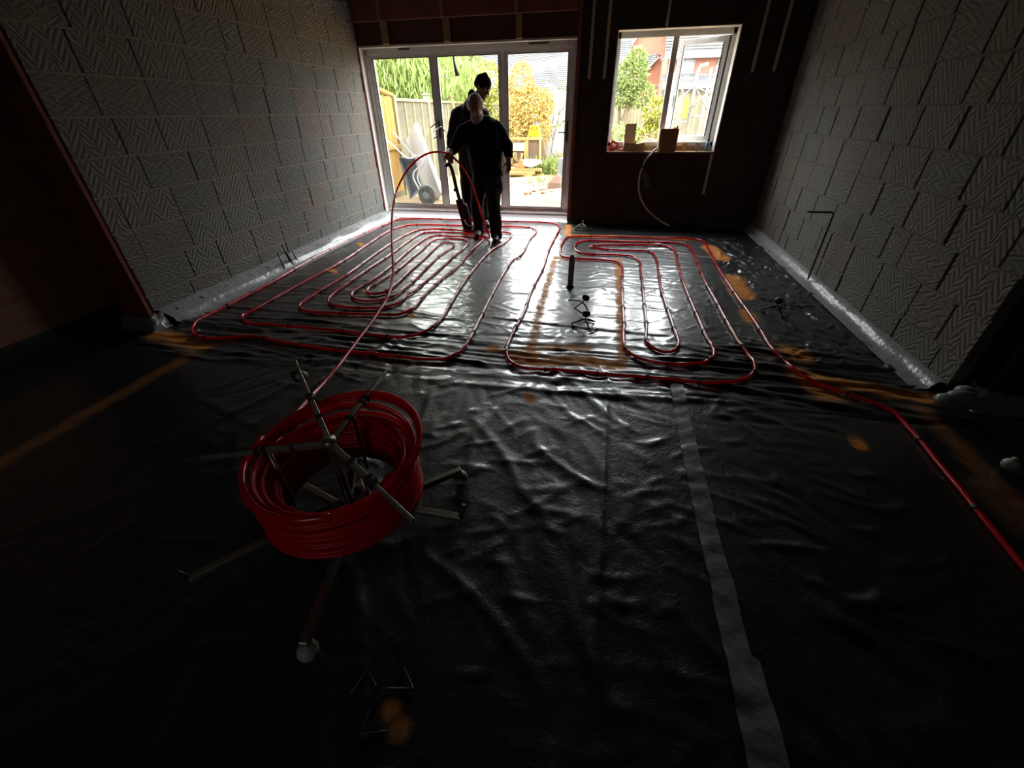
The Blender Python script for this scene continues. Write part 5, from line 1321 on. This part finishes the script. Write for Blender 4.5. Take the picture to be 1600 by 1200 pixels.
# things at the end of the garden seen through the right hand pane
wbd = MB().box(-0.27, 0.27, -0.02, 0.02, 0.0, 1.75); o = wbd.build('white_panel', 'whitesheet', None, bevel=0.005); o.location = (-1.44, 12.95, GZ); tag(o, 'upright white panel right of the golden bush', 'panel')
br = MB()
for pts in ([(-0.2, 0, 0), (-0.1, 0, 0.7), (0.05, 0, 1.3), (0.02, 0, 2.0)], [(-0.1, 0, 0.7), (-0.3, 0, 1.1), (-0.28, 0, 1.5)], [(0.05, 0, 1.3), (0.25, 0, 1.55), (0.3, 0, 1.9)], [(0.0, 0, 1.0), (0.22, 0, 1.15), (0.33, 0, 1.05)], [(-0.2, 0, 0.9), (-0.1, 0, 1.2), (-0.15, 0, 1.6)]):
    br.tube([(p[0], p[1] + 0.05 * math.sin(p[2] * 9), p[2]) for p in pts], 0.011, 5)
be = empty('bare_sapling', (-1.4, 12.6, GZ), 0, 'thin bare sapling in front of the upright white panel', 'sapling')
br.build('branches', 'bark', be)
lv_ = leaf_mesh(NP.uniform([-0.4, -0.15, 0.7], [0.5, 0.15, 2.0], (260, 3)), NP.normal(size=(260, 3)), 0.07, 0.04); q = link('foliage', lv_, 'leafgreen', be); q['kind'] = 'stuff'
for k, (x0, x1, lab) in enumerate(((-1.95, -1.62, 'pale blue board leaning left of the white panel, front one'), (-2.02, -1.68, 'pale blue board leaning left of the white panel, rear one'))):
    o = MB().obox((x1, 12.0 + 0.12 * k, GZ + 0.35), (x0, 12.15 + 0.12 * k, GZ + 1.25), 0.11, 0.03, (0, 1, 0)).build('blue_board', 'bluepale', None, bevel=0.004); tag(o, lab, 'board', 'pale blue boards')
cr_ = empty('timber_planter', (-2.05, 11.6, GZ), 0, 'open timber planter frame below the golden bush', 'planter')
MB().box(-0.42, 0.40, -0.05, 0.0, 0.74, 0.80).build('top_rail', 'plank', cr_, bevel=0.005)
for x in (-0.40, 0.0, 0.33): MB().box(x, x + 0.06, -0.05, 0.0, 0.0, 0.74).build('post', 'plank', cr_, bevel=0.004)
MB().box(0.06, 0.33, -0.02, 0.0, 0.1, 0.74).build('panel', 'redboard', cr_)
MB().prism([(0.39, 0.1), (0.55, 0.1), (0.42, 0.76), (0.39, 0.76)], 1, -0.03, 0.3).build('side_panel', 'redboard', cr_)
MB().box(-0.40, 0.39, 0.28, 0.30, 0.05, 0.7).build('panel', 'redboard', cr_)
ha = empty('hoop_tray', (-2.2, 11.35, GZ + 0.2), 0, 'pale timber tray with curved hoops propped against the planter', 'tray')
for x in (-0.17, 0.15): MB().box(x, x + 0.03, -0.02, 0.02, 0, 0.52).build('side_rail', 'plank', ha, bevel=0.003)
MB().box(-0.14, 0.15, -0.015, 0.015, 0.33, 0.49).build('top_panel', 'card', ha, bevel=0.003)
MB().box(-0.17, 0.18, -0.02, 0.02, 0.0, 0.04).build('bottom_rail', 'plank', ha, bevel=0.003)
MB().box(-0.14, 0.15, 0.016, 0.02, 0.04, 0.33).build('back_panel', 'redboard', ha)
for k in range(3):
    MB().tube([(-0.13 + 0.035 * k, -0.02, 0.30), (-0.10 + 0.035 * k, -0.03, 0.17), (-0.02 + 0.02 * k, -0.03, 0.09 + 0.01 * k), (0.08, -0.03, 0.13 + 0.05 * k), (0.12 - 0.02 * k, -0.02, 0.28)], 0.010, 6).build('hoop', 'plank', ha, True)
sl = empty('step_stool', (-1.86, 11.75, GZ + 0.81), 0, 'bright yellow arched plastic stool standing on the planter', 'stool')
b = MB()
for sx in (-1, 1):
    for y in (-0.08, 0.08):
        b.obox((sx * 0.15, y * 1.3, 0.0), (sx * 0.08, y, 0.21), 0.045, 0.03)
b.box(-0.11, 0.11, -0.11, 0.11, 0.20, 0.235)
b.build('shell', 'yellowplastic', sl, bevel=0.008)
b = MB(); b.obox((-0.035, -0.11, 0.0), (-0.012, -0.095, 0.2), 0.03, 0.01); b.obox((0.05, -0.11, 0.0), (0.03, -0.095, 0.2), 0.03, 0.01); b.box(-0.12, 0.12, 0.07, 0.09, 0.0, 0.2); b.build('rib', 'yellowplastic', sl)
o = MB().prism([(-0.12, 0), (0.13, 0), (0.13, 0.12), (0.03, 0.19), (-0.03, 0.10), (-0.12, 0.08)], 1, -0.08, 0.08).build('clay_block', 'orangeblock', None, bevel=0.008); o.location = (-2.08, 10.95, GZ + 0.20); tag(o, 'orange clay block on the plank stack in front of the hoop tray', 'block')
o = MB().prism([(-0.2, 0.05), (0.02, 0.0), (0.26, 0.1), (0.22, 0.16), (-0.18, 0.18)], 1, -0.14, 0.14).build('cement_bag', 'whitesheet', None, bevel=0.025); o.location = (-1.82, 11.0, GZ + 0.20); tag(o, 'white paper bag lying on the plank stack', 'bag')
lay = [(-2.6, -1.5, 10.95, 0), (-2.7, -1.75, 10.8, 0), (-2.55, -1.6, 11.1, 0), (-2.5, -1.7, 10.85, 1), (-2.6, -1.55, 11.0, 1), (-2.7, -1.95, 10.72, 1), (-2.45, -1.55, 10.9, 2), (-2.55, -1.9, 11.05, 2)]
labs = ['lowest plank at the middle of the yellow stack', 'lowest plank at the front of the yellow stack', 'lowest plank at the back of the yellow stack', 'middle layer plank at the centre of the yellow stack', 'middle layer plank towards the back of the yellow stack', 'middle layer plank at the front of the yellow stack', 'top front plank of the yellow stack', 'top back plank of the yellow stack']
for (x0, x1, y, l), lab in zip(lay, labs):
    o = MB().box(x0, x1, y - 0.06, y + 0.06, 0, 0.062).build('plank', 'plank', None, bevel=0.004); o.location = (0, 0, GZ + 0.01 + l * 0.064); tag(o, lab, 'plank', 'yellow planks in the garden')
rp = NP.uniform([-0.45, -0.4, 0], [0.45, 0.5, 0.02], (900, 3)); rd = np.array([0, 0, 1.0]) + NP.normal(size=(900, 3)) * 0.4
o = link('grass_clump', leaf_mesh(rp, rd, 0.38, 0.03), 'grass'); o.location = (-1.35, 11.6, GZ); o['kind'] = 'stuff'; tag(o, 'clump of long green grass right of the plank stack', 'grass')
gp = NP.uniform([-3.2, 9.2, 0], [0.5, 16.0, 0.01], (5200, 3)); gp = gp[np.sin(gp[:, 0] * 2.3 + 1) * np.sin(gp[:, 1] * 1.7) + NP.normal(size=len(gp)) * 0.25 > 0.15]
gd = np.array([0, 0, 1.0]) + NP.normal(size=(len(gp), 3)) * 0.6
o = link('lawn_grass', leaf_mesh(gp, gd, 0.09, 0.02), 'grass'); o.location = (0, 0, GZ); o['kind'] = 'stuff'; tag(o, 'thin patches of grass over the tan soil', 'grass')
o = MB().box(-0.12, 0.12, -0.12, 0.12, 0, 0.5).build('block_pillar', 'slate', None, bevel=0.01); o.location = (-0.93, 9.95, GZ); tag(o, 'grey block pillar at the right edge of the glazed doors', 'pillar')
rp = NP.uniform([-0.4, -0.3, 0], [0.4, 0.3, 0.02], (500, 3)); rd = np.array([0, 0, 1.0]) + NP.normal(size=(500, 3)) * 0.5
o = link('weeds', leaf_mesh(rp, rd, 0.45, 0.035), 'twig'); o.location = (-1.0, 12.2, GZ); o['kind'] = 'stuff'; tag(o, 'dry pale weeds below the upright white panel', 'weeds')
o = MB().lathe([(0.26, 0), (0.2, 0.12), (0.1, 0.22), (0.03, 0.27)], seg=5).build('rubble_heap', 'redboard', None); o.location = (-0.98, 9.3, GZ); tag(o, 'pointed heap of dark red rubble by the right edge of the glazed doors', 'rubble')
rs = random.Random(3)
for k in range(9):
    b = MB().ball((0, 0, 0.02), 0.035, 7, 5, (rs.uniform(0.8, 1.5), rs.uniform(0.8, 1.4), rs.uniform(0.5, 0.8)))
    o = b.build('brick_lump', 'redbrick', None); o.location = (rs.uniform(-1.6, -0.9), rs.uniform(8.3, 9.3), GZ); tag(o, 'small lump of broken brick on the soil near the rubble heap', 'rubble', 'broken brick lumps on the soil')
o = MB().tube([(0, 0, 0.32), (0.02, 0, 0.12), (0.05, 0, 0.0)], [0.008, 0.02, 0.03], 8).build('hanging_strap', 'black', None, True); o.location = (-2.24, 6.86, 1.84); tag(o, 'black strap hanging outside the top of the middle pane', 'strap')

# scaffold tower outside the window
sc_ = empty('scaffold_tower', (1.55, 11.2, GZ), 0, 'pale aluminium scaffold tower with cross braces outside the open casement', 'scaffold')
for sx in (-0.42, 0.38):
    for sy in (-0.25, 0.35):
        MB().tube([(sx, sy, 0), (sx, sy, 1.95 if sx < 0 else 2.05)], 0.026, 8).build('upright', 'alu', sc_, True)
MB().tube([(0.03, -0.25, 0.0), (0.03, -0.25, 1.95), (0.06, -0.25, 2.05), (0.2, -0.25, 2.08)], 0.032, 8).build('upright', 'alu', sc_, True)
for z in (0.35, 0.6, 0.85, 1.1, 1.85):
    MB().tube([(-0.42, -0.25, z), (0.03, -0.25, z)], 0.019, 8).build('rung', 'alu', sc_, True)
for z in (0.5, 1.2, 1.9):
    MB().tube([(0.03, -0.25, z), (0.38, -0.25, z)], 0.019, 8).build('rung', 'alu', sc_, True)
for a, b_ in (((-0.42, -0.28, 1.35), (0.03, -0.28, 1.75)), ((-0.32, -0.3, 1.8), (0.03, -0.3, 1.3)), ((-0.42, -0.26, 1.35), (0.0, -0.26, 1.25)), ((0.03, -0.27, 1.72), (0.36, -0.27, 1.3)), ((0.03, -0.28, 1.35), (0.38, -0.28, 1.7)), ((0.05, -0.3, 1.7), (0.38, -0.3, 1.58))):
    MB().tube([a, b_], 0.014, 6).build('brace', 'alu', sc_, True)
MB().box(-0.45, 0.4, -0.28, 0.38, 0.62, 0.66).build('platform', 'alu', sc_)
o = MB().prism([(-0.05, 0.0), (0.07, -0.02), (0.075, 0.26), (0.04, 0.31), (0.03, 0.40), (0.01, 0.40), (-0.02, 0.30), (-0.03, 0.12), (-0.075, 0.06)], 1, -0.02, 0.02).build('safety_vest', 'hivis', None, bevel=0.008); o.location = (1.44, 10.87, 1.27); tag(o, 'bright yellow safety vest hanging on the scaffold tower', 'vest')

# houses
def tiled_slope(parent, a, b, c, d, rows, mat, thick=0.05):
    """rows of tiles from eave a-b up to ridge d-c; each course is a stepped strip"""
    a, b, c, d = map(Vector, (a, b, c, d)); nrm = (b - a).cross(d - a).normalized()
    if nrm.z < 0: nrm = -nrm
    for k in range(rows):
        t0, t1 = k / rows, (k + 1.15) / rows
        t1 = min(t1, 1.0)
        p = [a.lerp(d, t0) + nrm * thick, b.lerp(c, t0) + nrm * thick, b.lerp(c, t1) + nrm * 0.005, a.lerp(d, t1) + nrm * 0.005, a.lerp(d, t0), b.lerp(c, t0)]
        MB().add(p, [(0, 1, 2, 3), (4, 5, 1, 0)]).build('tile_course', mat, parent)

h1_ = empty('bungalow', (-6.5, 32, 0), 0, 'house with a broad grey tiled roof beyond the garden bushes', 'house')
MB().box(-6.5, 6.6, 0.5, 9.5, 0, 2.3).build('wall', 'redbrick', h1_)
tiled_slope(h1_, (-7.0, -0.2, 2.2), (7.2, -0.2, 2.2), (7.2, 5.0, 5.35), (-4.2, 5.0, 4.95), 26, 'rooftile', 0.06)
MB().add([(-7.0, -0.2, 2.15), (7.2, -0.2, 2.15), (7.2, 5.0, 5.3), (-4.2, 5.0, 4.9), (7.2, 10.2, 2.15), (-7.0, 10.2, 2.15)], [(0, 1, 2, 3), (3, 2, 4, 5), (0, 3, 5)]).build('roof', 'rooftile', h1_)
h3 = empty('gabled_house', (-11.2, 47, 0), 0, 'red brick gable peeping over the grey roof behind the middle pane', 'house')
MB().prism([(-2.2, 0), (2.2, 0), (2.2, 4.9), (0, 7.6), (-2.2, 4.9)], 1, 0, 8).build('wall', 'redbrick', h3)
for s in (-1, 1): MB().obox((s * 2.5, -0.15, 4.6), (0, -0.15, 7.75), 0.12, 0.3, (0, 1, 0)).build('barge_board', 'whitepaint', h3)
h2_ = empty('brick_house', (2.6, 45, 0), 0, 'red brick house with a tall gable and smaller porch gable behind the window', 'house')
MB().prism([(-2.6, 0), (3.6, 0), (3.6, 3.8), (0.15, 8.6), (-2.6, 4.6)], 1, 1.5, 9).build('wall', 'redbrick', h2_)
MB().obox((-2.9, 1.3, 4.3), (0.2, 1.3, 8.9), 0.15, 0.32, (0, 1, 0)).build('barge_board', 'whitepaint', h2_)
MB().obox((2.0, 1.3, 5.4), (-0.55, 1.3, 8.9), 0.15, 0.32, (0, 1, 0)).build('barge_board', 'whitepaint', h2_)
MB().prism([(-0.9, 0), (2.3, 0), (2.3, 3.5), (0.55, 4.85), (-0.9, 3.6)], 1, -0.8, 1.5).build('porch_wall', 'redbrick', h2_)
MB().obox((-1.2, -1.0, 3.3), (0.6, -1.0, 5.05), 0.12, 0.3, (0, 1, 0)).build('barge_board', 'whitepaint', h2_)
MB().obox((2.5, -1.0, 3.5), (0.5, -1.0, 5.05), 0.12, 0.3, (0, 1, 0)).build('barge_board', 'whitepaint', h2_)
tiled_slope(h2_, (-2.6, 0.2, 4.1), (0.2, 0.2, 4.35), (0.55, 1.5, 5.4), (-1.7, 1.5, 5.0), 7, 'rooftile', 0.06)
tiled_slope(h2_, (1.9, 1.2, 5.1), (5.2, 1.2, 5.1), (5.2, 5.5, 9.2), (-0.4, 5.5, 9.2), 18, 'rooftile', 0.08)
MB().box(0.7, 2.4, -0.85, -0.75, 2.95, 3.25).build('window_lintel', 'whitepaint', h2_)
h4 = empty('terrace_house', (6.0, 38, 0), 0, 'house with white windows and two grey roofs behind the scaffold tower', 'house')
MB().box(-2.6, 8.0, 0.6, 5.6, 0, 4.6).build('wall', 'redbrick', h4)
tiled_slope(h4, (-2.9, 0.2, 4.65), (8.2, 0.2, 4.65), (8.2, 5.2, 8.6), (-2.9, 5.2, 8.6), 22, 'rooflight', 0.07)
MB().box(-2.9, 8.2, 0.05, 0.3, 4.35, 4.68).build('fascia', 'whitepaint', h4)
for x0, x1 in ((-1.95, -0.75), (0.75, 2.0), (3.4, 4.6)):
    w_ = MB().box(x0, x1, 0.5, 0.62, 3.2, 4.3).build('window_frame', 'whitepaint', h4)
    for k in range(2):
        m_ = (x1 - x0) / 2
        MB().box(x0 + 0.1 + k * m_, x0 + m_ - 0.06 + k * m_, 0.46, 0.5, 3.32, 4.18).build('pane', 'darkglass', w_)
tiled_slope(h4, (-2.9, -1.8, 2.95), (8.2, -1.8, 2.95), (8.2, 0.5, 3.5), (-2.9, 0.5, 3.5), 5, 'rooflight', 0.05)
MB().box(-2.9, 8.2, -1.95, -1.7, 2.55, 2.95).build('fascia', 'whitepaint', h4)
MB().box(-2.7, 8.0, -1.6, 0.6, 0, 2.6).build('lower_wall', 'fenceold', h4)
